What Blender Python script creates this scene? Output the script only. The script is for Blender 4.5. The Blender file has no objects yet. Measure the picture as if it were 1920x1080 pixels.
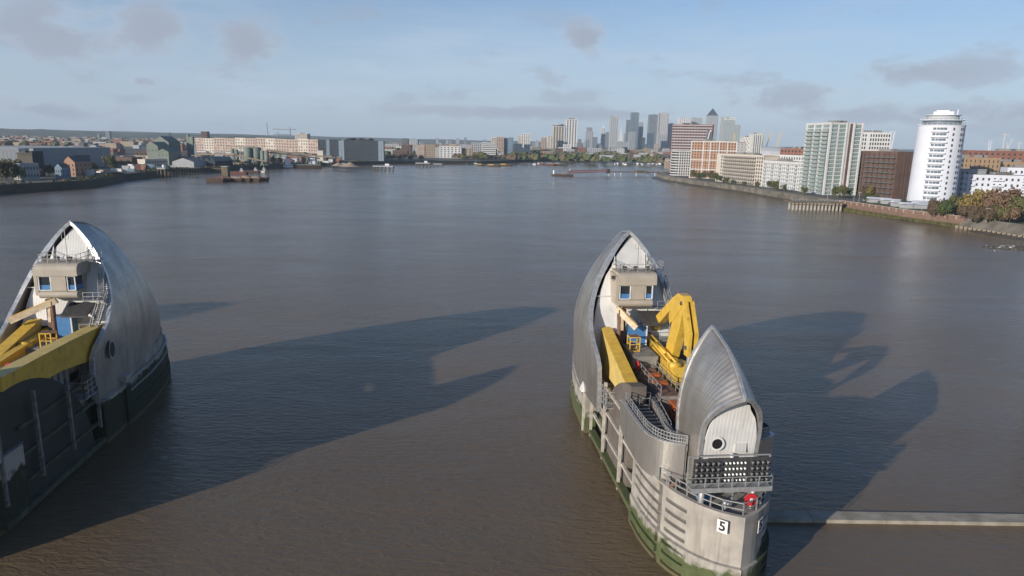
import bpy, bmesh, math, random
from mathutils import Vector, Matrix, noise
R = math.radians
PI = math.pi
rnd = random.Random(7)
SC = bpy.context.scene
COL = SC.collection

# ---------------------------------------------------------------- camera
F_PX, HOR, ROLL, CAM_H = 1280.0, 266.0, R(1.2), 40.0
PITCH = math.atan((540 - HOR) / F_PX)
cam_d = bpy.data.cameras.new('camera')
cam_d.lens, cam_d.sensor_width = 24.0, 36.0
cam_d.clip_start, cam_d.clip_end = 0.5, 60000
cam = bpy.data.objects.new('camera', cam_d)
COL.objects.link(cam)
cam.matrix_world = Matrix.Translation((0, 0, CAM_H)) @ Matrix.Rotation(PI / 2 - PITCH, 4, 'X') @ Matrix.Rotation(ROLL, 4, 'Z')
SC.camera = cam

# ---------------------------------------------------------------- sun, sky, exposure
SUN_EL = R(15.7)
SUN_H = Vector((-0.715, -0.699)).normalized()          # towards the sun, on the map
sun_d = bpy.data.lights.new('sun', 'SUN')
sun_d.energy, sun_d.angle, sun_d.color = 4.9, R(0.55), (1.0, 0.92, 0.82)
sun = bpy.data.objects.new('sun', sun_d)
COL.objects.link(sun)
to_sun = Vector((SUN_H.x * math.cos(SUN_EL), SUN_H.y * math.cos(SUN_EL), math.sin(SUN_EL)))
sun.rotation_euler = to_sun.to_track_quat('Z', 'Y').to_euler()
SC.view_settings.view_transform = 'Standard'
SC.view_settings.look = 'None'
SC.view_settings.exposure = 0.08
SC.view_settings.gamma = 1.0
SC.view_settings.use_curve_mapping = False

world = bpy.data.worlds.new('World')
SC.world = world
world.use_nodes = True
wn, wl = world.node_tree.nodes, world.node_tree.links
wn.clear()
w_out = wn.new('ShaderNodeOutputWorld')
w_bg = wn.new('ShaderNodeBackground')
w_bg.inputs['Strength'].default_value = 0.10
w_sky = wn.new('ShaderNodeTexSky')
w_sky.sky_type = 'NISHITA'
w_sky.sun_disc = False
w_sky.sun_elevation = SUN_EL
w_sky.sun_rotation = math.atan2(SUN_H.x, SUN_H.y)
w_sky.altitude = 40
w_sky.air_density, w_sky.dust_density, w_sky.ozone_density = 1.0, 0.7, 3.0
w_tc = wn.new('ShaderNodeTexCoord')

def wmath(op, a, b=None, c=None):
    n = wn.new('ShaderNodeMath'); n.operation = op
    for i, v in enumerate((a, b, c)):
        if v is None: continue
        if isinstance(v, (int, float)): n.inputs[i].default_value = v
        else: wl.new(v, n.inputs[i])
    return n.outputs[0]
def wnoise(scale, detail, rough, mapping):
    m = wn.new('ShaderNodeMapping'); m.inputs['Scale'].default_value = mapping
    wl.new(w_tc.outputs['Generated'], m.inputs['Vector'])
    n = wn.new('ShaderNodeTexNoise')
    n.inputs['Scale'].default_value, n.inputs['Detail'].default_value, n.inputs['Roughness'].default_value = scale, detail, rough
    wl.new(m.outputs[0], n.inputs['Vector'])
    return n.outputs['Fac']
def wramp(v, lo, hi):
    n = wn.new('ShaderNodeMapRange'); n.interpolation_type = 'SMOOTHSTEP'
    n.inputs['From Min'].default_value, n.inputs['From Max'].default_value = lo, hi
    wl.new(v, n.inputs['Value'])
    return n.outputs[0]
def wmix(fac, a, b):
    n = wn.new('ShaderNodeMix'); n.data_type = 'RGBA'
    wl.new(fac, n.inputs[0])
    for v, i in ((a, 6), (b, 7)):
        if isinstance(v, tuple): n.inputs[i].default_value = (*v, 1)
        else: wl.new(v, n.inputs[i])
    return n.outputs[2]
w_sep = wn.new('ShaderNodeSeparateXYZ')
wl.new(w_tc.outputs['Generated'], w_sep.inputs[0])
elev = w_sep.outputs['Z']
CLOUD_DIM = (3.5, 3.95, 4.85)
CLOUD_LIT = (5.3, 5.8, 6.7)
CLOUD_PALE = (5.0, 6.0, 7.3)
# pale veil in the lower sky, wisps, and small grey cumulus
veil = wmath('MULTIPLY', wramp(elev, 0.32, 0.01), 0.72)
wisps = wmath('MULTIPLY', wramp(wnoise(2.2, 5, 0.62, (1.0, 1.0, 7.0)), 0.46, 0.72), wramp(elev, 0.24, 0.07))
wisps = wmath('MULTIPLY', wisps, 0.8)
puffs = wmath('MULTIPLY', wramp(wnoise(9.0, 9, 0.62, (1.0, 1.0, 2.8)), 0.53, 0.66), wramp(elev, 0.32, 0.06))
puffs = wmath('MULTIPLY', puffs, 0.5)
# banks of cumulus where the photograph has them (direction, spread)
def bank(px, py, rx, ry, lo=0.40, hi=0.60, amt=0.85):
    a, b = px - 960, 540 - py
    u = (a * math.cos(ROLL) - b * math.sin(ROLL)) / F_PX; v = (a * math.sin(ROLL) + b * math.cos(ROLL)) / F_PX
    d = Vector((u, math.cos(PITCH) + v * math.sin(PITCH), -math.sin(PITCH) + v * math.cos(PITCH))).normalized()
    m = wn.new('ShaderNodeMapping'); m.vector_type = 'POINT'
    m.inputs['Location'].default_value = (-d.x / (rx / F_PX), -d.y / (rx / F_PX), -d.z / (ry / F_PX))
    m.inputs['Scale'].default_value = (F_PX / rx, F_PX / rx, F_PX / ry)
    wl.new(w_tc.outputs['Generated'], m.inputs['Vector'])
    ln = wn.new('ShaderNodeVectorMath'); ln.operation = 'LENGTH'
    wl.new(m.outputs[0], ln.inputs[0])
    fall = wramp(ln.outputs['Value'], 1.25, 0.1)
    n = wnoise(15.0, 9, 0.62, (1.0, 1.0, 2.0))
    v = wmath('ADD', n, wmath('MULTIPLY', fall, 0.35)); w = wmath('MULTIPLY', fall, amt)
    return wmath('MULTIPLY', wramp(v, lo + 0.20, hi + 0.16), wmath('MULTIPLY', w, 0.4)), wmath('MULTIPLY', wramp(v, lo + 0.27, hi + 0.27), w)
w_tint = wn.new('ShaderNodeMix'); w_tint.data_type = 'RGBA'; w_tint.blend_type = 'MULTIPLY'; w_tint.inputs[0].default_value = 1.0
wl.new(w_sky.outputs[0], w_tint.inputs[6]); w_tint.inputs[7].default_value = (0.86, 1.0, 1.18, 1)
sky_col = wmix(veil, w_tint.outputs[2], CLOUD_PALE)
sky_col = wmix(wisps, sky_col, CLOUD_PALE)
sky_col = wmix(puffs, sky_col, CLOUD_DIM)
for args in ((110, 55, 150, 75), (290, 60, 110, 70), (465, 80, 90, 60), (1098, 70, 75, 50), (120, 205, 190, 30), (1000, 212, 420, 20, 0.36, 0.5, 0.8),
             (1480, 185, 200, 40, .42, .6, .7), (1760, 135, 200, 45, .42, .6, .7), (1700, 215, 320, 30, .40, .6, .7), (270, 155, 36, 16)):
    edge, core = bank(*args)
    sky_col = wmix(edge, sky_col, CLOUD_LIT)
    sky_col = wmix(core, sky_col, CLOUD_DIM)
wl.new(sky_col, w_bg.inputs['Color'])
wl.new(w_bg.outputs[0], w_out.inputs['Surface'])

# ---------------------------------------------------------------- where a pixel of the photo falls in the place
def ray(px, py):
    a, b = px - 960, 540 - py
    cr, sr = math.cos(ROLL), math.sin(ROLL)
    u, v = (a * cr - b * sr) / F_PX, (a * sr + b * cr) / F_PX
    c, s = math.cos(PITCH), math.sin(PITCH)
    return Vector((u, c + v * s, -s + v * c))
def ground(px, py, z=0.0):
    d = ray(px, py); t = (z - CAM_H) / d.z
    return Vector((d.x * t, d.y * t, z))
def at(px, py, Y):
    d = ray(px, py); t = Y / d.y
    return Vector((d.x * t, Y, CAM_H + d.z * t))

# ---------------------------------------------------------------- materials
def mat(name, col, rough=0.7, metal=0.0, var=None, scale=1.0, amt=1.0, bump=0.0, spec=0.5, stretch=(1, 1, 1), detail=4, lo=0.35, hi=0.65, coords='Object'):
    m = bpy.data.materials.new(name); m.use_nodes = True
    nt = m.node_tree; b = nt.nodes['Principled BSDF']
    b.inputs['Base Color'].default_value = (*col, 1)
    b.inputs['Roughness'].default_value = rough
    b.inputs['Metallic'].default_value = metal
    b.inputs['Specular IOR Level'].default_value = spec
    if var is not None or bump:
        tc = nt.nodes.new('ShaderNodeTexCoord'); mp = nt.nodes.new('ShaderNodeMapping')
        mp.inputs['Scale'].default_value = stretch
        nt.links.new(tc.outputs[coords], mp.inputs[0])
        n = nt.nodes.new('ShaderNodeTexNoise')
        n.inputs['Scale'].default_value, n.inputs['Detail'].default_value = scale, detail
        nt.links.new(mp.outputs[0], n.inputs['Vector'])
        if var is not None:
            mr = nt.nodes.new('ShaderNodeMapRange')
            mr.inputs['From Min'].default_value, mr.inputs['From Max'].default_value = lo, hi
            mr.inputs['To Max'].default_value = amt
            nt.links.new(n.outputs['Fac'], mr.inputs['Value'])
            mx = nt.nodes.new('ShaderNodeMix'); mx.data_type = 'RGBA'
            mx.inputs[6].default_value = (*col, 1); mx.inputs[7].default_value = (*var, 1)
            nt.links.new(mr.outputs[0], mx.inputs[0])
            nt.links.new(mx.outputs[2], b.inputs['Base Color'])
        if bump:
            bp = nt.nodes.new('ShaderNodeBump'); bp.inputs['Distance'].default_value = bump
            nt.links.new(n.outputs['Fac'], bp.inputs['Height'])
            nt.links.new(bp.outputs[0], b.inputs['Normal'])
    return m

def hull_material():
    """pale concrete, grey-brown staining, green weed low down"""
    m = mat('weathered_concrete', (0.385, 0.35, 0.30), 0.85, var=(0.235, 0.215, 0.185), scale=0.45, bump=0.02, lo=0.42, hi=0.72, detail=8, coords='Generated')
    nt = m.node_tree; b = nt.nodes['Principled BSDF']; N, L = nt.nodes.new, nt.links.new
    tc = [n for n in nt.nodes if n.type == 'TEX_COORD'][0]
    mp = [n for n in nt.nodes if n.type == 'MAPPING'][0]
    L(tc.outputs['Object'], mp.inputs[0])
    base = b.inputs['Base Color'].links[0].from_socket
    sep = N('ShaderNodeSeparateXYZ'); L(tc.outputs['Object'], sep.inputs[0])
    # streaks running down
    ms = N('ShaderNodeMapping'); ms.inputs['Scale'].default_value = (1.6, 1.6, 0.12); L(tc.outputs['Object'], ms.inputs[0])
    ns = N('ShaderNodeTexNoise'); ns.inputs['Scale'].default_value = 1.0; ns.inputs['Detail'].default_value = 6; L(ms.outputs[0], ns.inputs[0])
    r1 = N('ShaderNodeMapRange'); r1.inputs[1].default_value = 0.52; r1.inputs[2].default_value = 0.75; r1.inputs[4].default_value = 0.75; L(ns.outputs['Fac'], r1.inputs[0])
    m1 = N('ShaderNodeMix'); m1.data_type = 'RGBA'; L(r1.outputs[0], m1.inputs[0]); L(base, m1.inputs[6]); m1.inputs[7].default_value = (0.17, 0.15, 0.12, 1)
    # weed: edge height wobbles
    nw = N('ShaderNodeTexNoise'); nw.inputs['Scale'].default_value = 0.7; nw.inputs['Detail'].default_value = 6; L(tc.outputs['Object'], nw.inputs[0])
    ad = N('ShaderNodeMath'); ad.operation = 'MULTIPLY_ADD'; L(nw.outputs['Fac'], ad.inputs[0]); ad.inputs[1].default_value = -3.2
    # right flank's shade painted into the weed: band set higher and darkened there
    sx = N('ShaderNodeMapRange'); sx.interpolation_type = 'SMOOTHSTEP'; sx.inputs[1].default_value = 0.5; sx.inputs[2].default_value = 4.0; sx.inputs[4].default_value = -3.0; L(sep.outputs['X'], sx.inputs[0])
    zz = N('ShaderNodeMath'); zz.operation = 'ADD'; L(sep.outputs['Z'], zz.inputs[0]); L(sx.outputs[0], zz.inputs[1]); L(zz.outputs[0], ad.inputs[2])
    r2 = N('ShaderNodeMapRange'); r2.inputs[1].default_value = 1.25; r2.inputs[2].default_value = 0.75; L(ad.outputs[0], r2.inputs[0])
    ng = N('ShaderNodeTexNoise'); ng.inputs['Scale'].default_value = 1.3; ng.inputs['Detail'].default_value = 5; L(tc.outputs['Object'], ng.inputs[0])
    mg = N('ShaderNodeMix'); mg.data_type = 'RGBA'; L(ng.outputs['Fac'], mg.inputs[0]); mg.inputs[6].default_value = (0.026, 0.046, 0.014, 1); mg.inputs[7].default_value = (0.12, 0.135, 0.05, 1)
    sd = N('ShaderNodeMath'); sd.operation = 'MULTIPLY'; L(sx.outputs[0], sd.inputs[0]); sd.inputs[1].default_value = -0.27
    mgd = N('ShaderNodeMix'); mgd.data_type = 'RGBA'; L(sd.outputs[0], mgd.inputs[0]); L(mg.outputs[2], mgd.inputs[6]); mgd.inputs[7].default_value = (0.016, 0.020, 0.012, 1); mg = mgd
    m2 = N('ShaderNodeMix'); m2.data_type = 'RGBA'; L(r2.outputs[0], m2.inputs[0]); L(m1.outputs[2], m2.inputs[6]); L(mg.outputs[2], m2.inputs[7])
    # wet dark foot
    r3 = N('ShaderNodeMapRange'); r3.inputs[1].default_value = 0.75; r3.inputs[2].default_value = 0.3; r3.inputs[4].default_value = 0.7; L(sep.outputs['Z'], r3.inputs[0])
    m3 = N('ShaderNodeMix'); m3.data_type = 'RGBA'; L(r3.outputs[0], m3.inputs[0]); L(m2.outputs[2], m3.inputs[6]); m3.inputs[7].default_value = (0.12, 0.095, 0.045, 1)
    L(m3.outputs[2], b.inputs['Base Color'])
    return m

def steel_material(name, col, col2):
    m = mat(name, col, 0.38, 0.75, var=col2, scale=0.6, stretch=(1, 1, 0.25), detail=8, lo=0.35, hi=0.7)
    nt = m.node_tree; b = nt.nodes['Principled BSDF']
    n = [x for x in nt.nodes if x.type == 'TEX_NOISE'][0]
    r = nt.nodes.new('ShaderNodeMapRange'); r.inputs[3].default_value = 0.30; r.inputs[4].default_value = 0.50
    nt.links.new(n.outputs['Fac'], r.inputs[0]); nt.links.new(r.outputs[0], b.inputs['Roughness'])
    return m

def ribbed_wall(name, col, pitch=0.3, axis='X'):
    m = mat(name, col, 0.6, 0.0, var=tuple(c * 0.86 for c in col), scale=0.5, detail=6)
    nt = m.node_tree; b = nt.nodes['Principled BSDF']
    tc = nt.nodes.new('ShaderNodeTexCoord'); w = nt.nodes.new('ShaderNodeTexWave')
    w.wave_type = 'BANDS'; w.bands_direction = axis; w.inputs['Scale'].default_value = 1 / pitch / 3.14
    nt.links.new(tc.outputs['Object'], w.inputs[0])
    bp = nt.nodes.new('ShaderNodeBump'); bp.inputs['Distance'].default_value = 0.02; bp.inputs['Strength'].default_value = 0.4
    nt.links.new(w.outputs['Fac'], bp.inputs['Height']); nt.links.new(bp.outputs[0], b.inputs['Normal'])
    return m

def water_material():
    m = bpy.data.materials.new('river_water'); m.use_nodes = True
    nt = m.node_tree; b = nt.nodes['Principled BSDF']; N, L = nt.nodes.new, nt.links.new
    tc = N('ShaderNodeTexCoord')
    b.inputs['Roughness'].default_value = 0.12
    b.inputs['IOR'].default_value = 1.365
    # silt: broad lazy patches
    mp = N('ShaderNodeMapping'); mp.inputs['Scale'].default_value = (0.012, 0.022, 1); mp.inputs['Rotation'].default_value = (0, 0, 0.35); L(tc.outputs['Object'], mp.inputs[0])
    n0 = N('ShaderNodeTexNoise'); n0.inputs['Scale'].default_value = 1.0; n0.inputs['Detail'].default_value = 6; L(mp.outputs[0], n0.inputs[0])
    r0 = N('ShaderNodeMapRange'); r0.inputs[1].default_value = 0.35; r0.inputs[2].default_value = 0.68; L(n0.outputs['Fac'], r0.inputs[0])
    mx = N('ShaderNodeMix'); mx.data_type = 'RGBA'; L(r0.outputs[0], mx.inputs[0])
    mx.inputs[6].default_value = (0.128, 0.090, 0.053, 1); mx.inputs[7].default_value = (0.158, 0.113, 0.068, 1)
    L(mx.outputs[2], b.inputs['Base Color'])
    rr = N('ShaderNodeMapRange'); rr.inputs[1].default_value = 0.35; rr.inputs[2].default_value = 0.65; rr.inputs[3].default_value = 0.10; rr.inputs[4].default_value = 0.22
    L(n0.outputs['Fac'], rr.inputs[0]); L(rr.outputs[0], b.inputs['Roughness'])
    def layer(sc, rot, scale, detail, dist):
        q = N('ShaderNodeMapping'); q.inputs['Scale'].default_value = sc; q.inputs['Rotation'].default_value = (0, 0, rot); L(tc.outputs['Object'], q.inputs[0])
        n = N('ShaderNodeTexNoise'); n.inputs['Scale'].default_value = scale; n.inputs['Detail'].default_value = detail; n.inputs['Roughness'].default_value = 0.62
        n.inputs['Distortion'].default_value = 0.6
        L(q.outputs[0], n.inputs[0])
        s = N('ShaderNodeMath'); s.operation = 'MULTIPLY'; L(n.outputs['Fac'], s.inputs[0]); s.inputs[1].default_value = dist
        return s.outputs[0]
    a = layer((0.6, 1.4, 1), 0.30, 0.95, 5, 0.24)
    c = layer((0.9, 1.6, 1), -0.5, 2.2, 3, 0.055)
    d = layer((0.5, 1.0, 1), 0.1, 0.07, 2, 0.5)
    s1 = N('ShaderNodeMath'); s1.operation = 'ADD'; L(a, s1.inputs[0]); L(c, s1.inputs[1])
    s2 = N('ShaderNodeMath'); s2.operation = 'ADD'; L(s1.outputs[0], s2.inputs[0]); L(d, s2.inputs[1])
    bp = N('ShaderNodeBump'); bp.inputs['Distance'].default_value = 1.0
    # calmer lanes and rougher patches where the current runs
    qs = N('ShaderNodeMapping'); qs.inputs['Scale'].default_value = (0.010, 0.035, 1); qs.inputs['Rotation'].default_value = (0, 0, 0.5); L(tc.outputs['Object'], qs.inputs[0])
    nsn = N('ShaderNodeTexNoise'); nsn.inputs['Scale'].default_value = 1.4; nsn.inputs['Detail'].default_value = 7; nsn.inputs['Distortion'].default_value = 1.2; L(qs.outputs[0], nsn.inputs[0])
    rs = N('ShaderNodeMapRange'); rs.inputs[1].default_value = 0.36; rs.inputs[2].default_value = 0.64; rs.inputs[3].default_value = 0.55; rs.inputs[4].default_value = 0.95; L(nsn.outputs['Fac'], rs.inputs[0]); L(rs.outputs[0], bp.inputs['Strength'])
    L(s2.outputs[0], bp.inputs['Height']); L(bp.outputs[0], b.inputs['Normal'])
    return m

M = dict(
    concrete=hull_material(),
    deck=mat('deck_concrete', (0.26, 0.245, 0.22), 0.9, var=(0.15, 0.14, 0.125), scale=0.8, detail=8),
    grating=mat('deck_grating', (0.17, 0.155, 0.14), 0.8, 0.2, var=(0.10, 0.09, 0.08), scale=1.5),
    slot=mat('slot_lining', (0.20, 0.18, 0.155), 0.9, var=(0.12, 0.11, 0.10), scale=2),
    steel=steel_material('stainless_shell', (0.54, 0.495, 0.44), (0.37, 0.34, 0.305)),
    bulwark=steel_material('stainless_bulwark', (0.55, 0.51, 0.46), (0.44, 0.41, 0.37)),
    rim=mat('bright_rim', (0.62, 0.61, 0.59), 0.35, 0.6, var=(0.45, 0.44, 0.43), scale=2),
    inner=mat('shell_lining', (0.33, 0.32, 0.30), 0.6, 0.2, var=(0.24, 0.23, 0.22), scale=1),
    white=ribbed_wall('ribbed_white_wall', (0.70, 0.68, 0.64), 0.35),
    whiteg=ribbed_wall('greyer_white_wall', (0.58, 0.565, 0.53), 0.35),
    plainwhite=mat('white_paint', (0.74, 0.73, 0.70), 0.5, var=(0.60, 0.59, 0.57), scale=1.2),
    yellow=mat('yellow_paint', (0.66, 0.42, 0.055), 0.45, var=(0.50, 0.31, 0.05), scale=0.9, detail=8, lo=0.45, hi=0.75),
    paleyellow=mat('faded_yellow_paint', (0.68, 0.50, 0.16), 0.5, var=(0.55, 0.39, 0.12), scale=0.8, detail=8, lo=0.4, hi=0.7),
    beige=mat('beige_cabin_shell', (0.43, 0.375, 0.30), 0.6, var=(0.36, 0.31, 0.25), scale=0.6, detail=6),
    cream=mat('cream_paint', (0.68, 0.55, 0.37), 0.55, var=(0.5, 0.38, 0.25), scale=1.5),
    rust=mat('rusty_steel', (0.20, 0.105, 0.07), 0.85, var=(0.12, 0.07, 0.05), scale=2.5),
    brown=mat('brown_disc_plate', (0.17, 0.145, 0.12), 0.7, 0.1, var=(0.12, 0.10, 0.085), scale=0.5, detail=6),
    darkdisc=mat('shade_tinted_disc_plate', (0.055, 0.055, 0.05), 0.6, 0.1, var=(0.035, 0.04, 0.032), scale=0.4, detail=6),  # darker copy of the disc plate, the right flank's shade in its colour
    darkbeam=mat('shade_tinted_weedy_rail', (0.10, 0.10, 0.07), 0.9, var=(0.05, 0.06, 0.035), scale=1.0, detail=6),  # weedy rail darkened further, so its colour carries the flank's shade
    dimpost=mat('shade_tinted_fender_post', (0.24, 0.23, 0.20), 0.9, var=(0.12, 0.12, 0.10), scale=1.5, detail=6),  # pale post colour dimmed to hold the shade of the right flank
    sill=mat('gate_sill_concrete', (0.36, 0.32, 0.255), 0.85, var=(0.24, 0.21, 0.16), scale=0.7, detail=8),
    pale=mat('pale_fender_beam', (0.50, 0.46, 0.39), 0.8, var=(0.33, 0.30, 0.25), scale=1.2, detail=7),
    galv=mat('galvanised_steel', (0.42, 0.42, 0.41), 0.5, 0.4, var=(0.33, 0.33, 0.32), scale=3),
    greylamp=mat('grey_lamp_housing', (0.17, 0.17, 0.165), 0.6, var=(0.10, 0.10, 0.10), scale=3),
    dark=mat('dark_steel', (0.05, 0.05, 0.05), 0.6, 0.2, var=(0.08, 0.075, 0.07), scale=2),
    black=mat('black_rubber', (0.015, 0.015, 0.017), 0.5),
    orange=mat('orange_paint', (0.52, 0.13, 0.04), 0.6, var=(0.36, 0.09, 0.03), scale=2),
    red=mat('red_paint', (0.60, 0.03, 0.035), 0.5, var=(0.45, 0.02, 0.025), scale=3),
    blue=mat('blue_panel', (0.05, 0.17, 0.38), 0.45, var=(0.07, 0.20, 0.40), scale=2),
    glassd=mat('dark_glass', (0.025, 0.03, 0.035), 0.08, spec=0.8),
    lens=mat('lamp_lens', (0.85, 0.85, 0.82), 0.2),
    weed=mat('hanging_weed', (0.06, 0.10, 0.02), 0.9, var=(0.13, 0.15, 0.05), scale=1),
)

def weather(m, col, scale, lo, hi, amt=0.8, stretch=(1, 1, 0.3)):
    """patches and runs of another colour over what the material already has"""
    nt = m.node_tree; b = nt.nodes['Principled BSDF']; N, L = nt.nodes.new, nt.links.new
    lk = b.inputs['Base Color'].links; tc = N('ShaderNodeTexCoord'); mp = N('ShaderNodeMapping'); mp.inputs['Scale'].default_value = stretch; mp.inputs['Location'].default_value = (3.1, 7.7, 1.3)
    L(tc.outputs['Object'], mp.inputs[0]); n = N('ShaderNodeTexNoise'); n.inputs['Scale'].default_value = scale; n.inputs['Detail'].default_value = 9; n.inputs['Roughness'].default_value = 0.68; L(mp.outputs[0], n.inputs[0])
    r = N('ShaderNodeMapRange'); r.inputs[1].default_value = lo; r.inputs[2].default_value = hi; r.inputs[4].default_value = amt; L(n.outputs['Fac'], r.inputs[0])
    x = N('ShaderNodeMix'); x.data_type = 'RGBA'; L(r.outputs[0], x.inputs[0]); x.inputs[7].default_value = (*col, 1)
    if lk: L(lk[0].from_socket, x.inputs[6])
    else: x.inputs[6].default_value = b.inputs['Base Color'].default_value
    L(x.outputs[2], b.inputs['Base Color'])
weather(M['yellow'], (0.20, 0.11, 0.04), 1.6, 0.56, 0.72, 0.85)
weather(M['paleyellow'], (0.30, 0.20, 0.09), 1.4, 0.56, 0.74, 0.8)
weather(M['steel'], (0.26, 0.235, 0.20), 0.35, 0.50, 0.72, 0.75, (1, .5, .5))
def seams(m, pitch, dark):
    """thin joint lines between cladding sheets, level courses"""
    nt = m.node_tree; b = nt.nodes['Principled BSDF']; N, L = nt.nodes.new, nt.links.new; tc = N('ShaderNodeTexCoord'); sp_ = N('ShaderNodeSeparateXYZ'); L(tc.outputs['Object'], sp_.inputs[0])
    a = N('ShaderNodeMath'); a.operation = 'DIVIDE'; L(sp_.outputs['Z'], a.inputs[0]); a.inputs[1].default_value = pitch
    f = N('ShaderNodeMath'); f.operation = 'FRACT'; L(a.outputs[0], f.inputs[0])
    c = N('ShaderNodeMath'); c.operation = 'LESS_THAN'; L(f.outputs[0], c.inputs[0]); c.inputs[1].default_value = 0.05
    # each course a slightly different tone
    fl = N('ShaderNodeMath'); fl.operation = 'FLOOR'; L(a.outputs[0], fl.inputs[0]); wn_ = N('ShaderNodeTexWhiteNoise'); wn_.noise_dimensions = '1D'; L(fl.outputs[0], wn_.inputs['W'])
    am = N('ShaderNodeMath'); am.operation = 'MULTIPLY_ADD'; L(wn_.outputs['Value'], am.inputs[0]); am.inputs[1].default_value = 0.16; L(c.outputs[0], am.inputs[2])
    an = N('ShaderNodeMath'); an.operation = 'MULTIPLY'; L(am.outputs[0], an.inputs[0]); an.inputs[1].default_value = 0.26
    x = N('ShaderNodeMix'); x.data_type = 'RGBA'; L(an.outputs[0], x.inputs[0]); L(b.inputs['Base Color'].links[0].from_socket, x.inputs[6]); x.inputs[7].default_value = (*dark, 1); L(x.outputs[2], b.inputs['Base Color'])
seams(M['steel'], 1.25, (0.17, 0.155, 0.135))
weather(M['bulwark'], (0.30, 0.27, 0.23), 0.8, 0.52, 0.74, 0.6, (1, 1, .15))
weather(M['plainwhite'], (0.40, 0.36, 0.30), 2.0, 0.56, 0.76, 0.6)
weather(M['beige'], (0.22, 0.19, 0.15), 1.2, 0.54, 0.76, 0.6, (1, 1, .3))
weather(M['white'], (0.45, 0.42, 0.37), 0.9, 0.52, 0.74, 0.6, (1, 1, .2))
weather(M['pale'], (0.22, 0.16, 0.10), 1.2, 0.54, 0.72, 0.7)
weather(M['concrete'], (0.16, 0.12, 0.08), 0.55, 0.58, 0.74, 0.6, (1, 1, .25))
weather(M['orange'], (0.16, 0.07, 0.04), 2.0, 0.5, 0.7, 0.7)

# ---------------------------------------------------------------- mesh helpers
class MB:
    def __init__(self): self.v, self.f, self.m, self.sm = [], [], [], []
    def add(self, vs, fs, mi=0, smooth=False):
        o = len(self.v); self.v += [tuple(p) for p in vs]
        for f in fs: self.f.append([i + o for i in f]); self.m.append(mi); self.sm.append(smooth)
        return self
    def box(self, x0, y0, z0, x1, y1, z1, mi=0, T=None):
        vs = [Vector(p) for p in ((x0, y0, z0), (x1, y0, z0), (x1, y1, z0), (x0, y1, z0), (x0, y0, z1), (x1, y0, z1), (x1, y1, z1), (x0, y1, z1))]
        if T: vs = [T @ p for p in vs]
        return self.add(vs, [(3, 2, 1, 0), (4, 5, 6, 7), (0, 1, 5, 4), (1, 2, 6, 5), (2, 3, 7, 6), (3, 0, 4, 7)], mi)
    def bar(self, a, b, w=0.1, h=None, mi=0, n=4):
        """square or round bar from a to b"""
        a, b = Vector(a), Vector(b); d = b - a
        if d.length < 1e-6: return self
        h = h or w
        z = d.normalized(); ref = Vector((0, 0, 1)) if abs(z.z) < 0.95 else Vector((0, 1, 0))
        x = z.cross(ref).normalized(); y = x.cross(z).normalized()
        if n == 4: ring = [(-w / 2, -h / 2), (w / 2, -h / 2), (w / 2, h / 2), (-w / 2, h / 2)]
        else: ring = [(w / 2 * math.cos(2 * PI * k / n), h / 2 * math.sin(2 * PI * k / n)) for k in range(n)]
        vs = [a + x * p + y * q for p, q in ring] + [b + x * p + y * q for p, q in ring]
        fs = [(i, (i + 1) % n, (i + 1) % n + n, i + n) for i in range(n)] + [tuple(range(n))[::-1], tuple(range(n, 2 * n))]
        return self.add(vs, fs, mi, n > 6)
    def prism(self, poly, z0, z1, mi=0, mi_top=None):
        """poly: list of (x, y), counter-clockwise"""
        n = len(poly)
        vs = [(x, y, z0) for x, y in poly] + [(x, y, z1) for x, y in poly]
        self.add(vs, [(i, (i + 1) % n, (i + 1) % n + n, i + n) for i in range(n)] + [tuple(range(n))[::-1]], mi)
        self.add([(x, y, z1) for x, y in poly], [tuple(range(n))], mi if mi_top is None else mi_top)
        return self
    def slab(self, poly, u0, u1, mi=0):
        """side-view polygon (s, z) extruded across u0..u1 (local x)"""
        n = len(poly)
        vs = [(u0, s, z) for s, z in poly] + [(u1, s, z) for s, z in poly]
        return self.add(vs, [(i, (i + 1) % n, (i + 1) % n + n, i + n) for i in range(n)] + [tuple(range(n))[::-1], tuple(range(n, 2 * n))], mi)
    def obj(self, name, mats, parent=None, loc=None, kind=None):
        me = bpy.data.meshes.new(name); me.from_pydata(self.v, [], self.f)
        if not isinstance(mats, (list, tuple)): mats = [mats]
        for m in mats: me.materials.append(m)
        me.polygons.foreach_set('material_index', self.m)
        me.polygons.foreach_set('use_smooth', self.sm)
        bm = bmesh.new(); bm.from_mesh(me); bmesh.ops.recalc_face_normals(bm, faces=bm.faces); bm.to_mesh(me); bm.free()
        o = bpy.data.objects.new(name, me); COL.objects.link(o)
        if parent: o.parent = parent
        if loc is not None: o.location = loc
        if kind: o['kind'] = kind
        return o

def tag(o, label=None, cat=None, group=None, kind=None):
    if label: o['label'] = label
    if cat: o['category'] = cat
    if group: o['group'] = group
    if kind: o['kind'] = kind
    return o
def empty(name, loc, rz=0, label=None, cat=None, group=None):
    o = bpy.data.objects.new(name, None); COL.objects.link(o)
    o.location = loc; o.rotation_euler = (0, 0, rz); o.empty_display_size = 1
    return tag(o, label, cat, group)
def link_copy(src, parent=None, loc=None, rot=None):
    c = src.copy(); COL.objects.link(c); c.parent = parent
    if loc is not None: c.location = loc
    if rot is not None: c.rotation_euler = rot
    return c
KIDS = {}
def copy_tree(o, parent=None, skip=()):
    c = o.copy(); COL.objects.link(c); c.parent = parent
    for ch in list(o.children):
        if ch.name.split('.')[0] not in skip: copy_tree(ch, c, skip)
    return c

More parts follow.
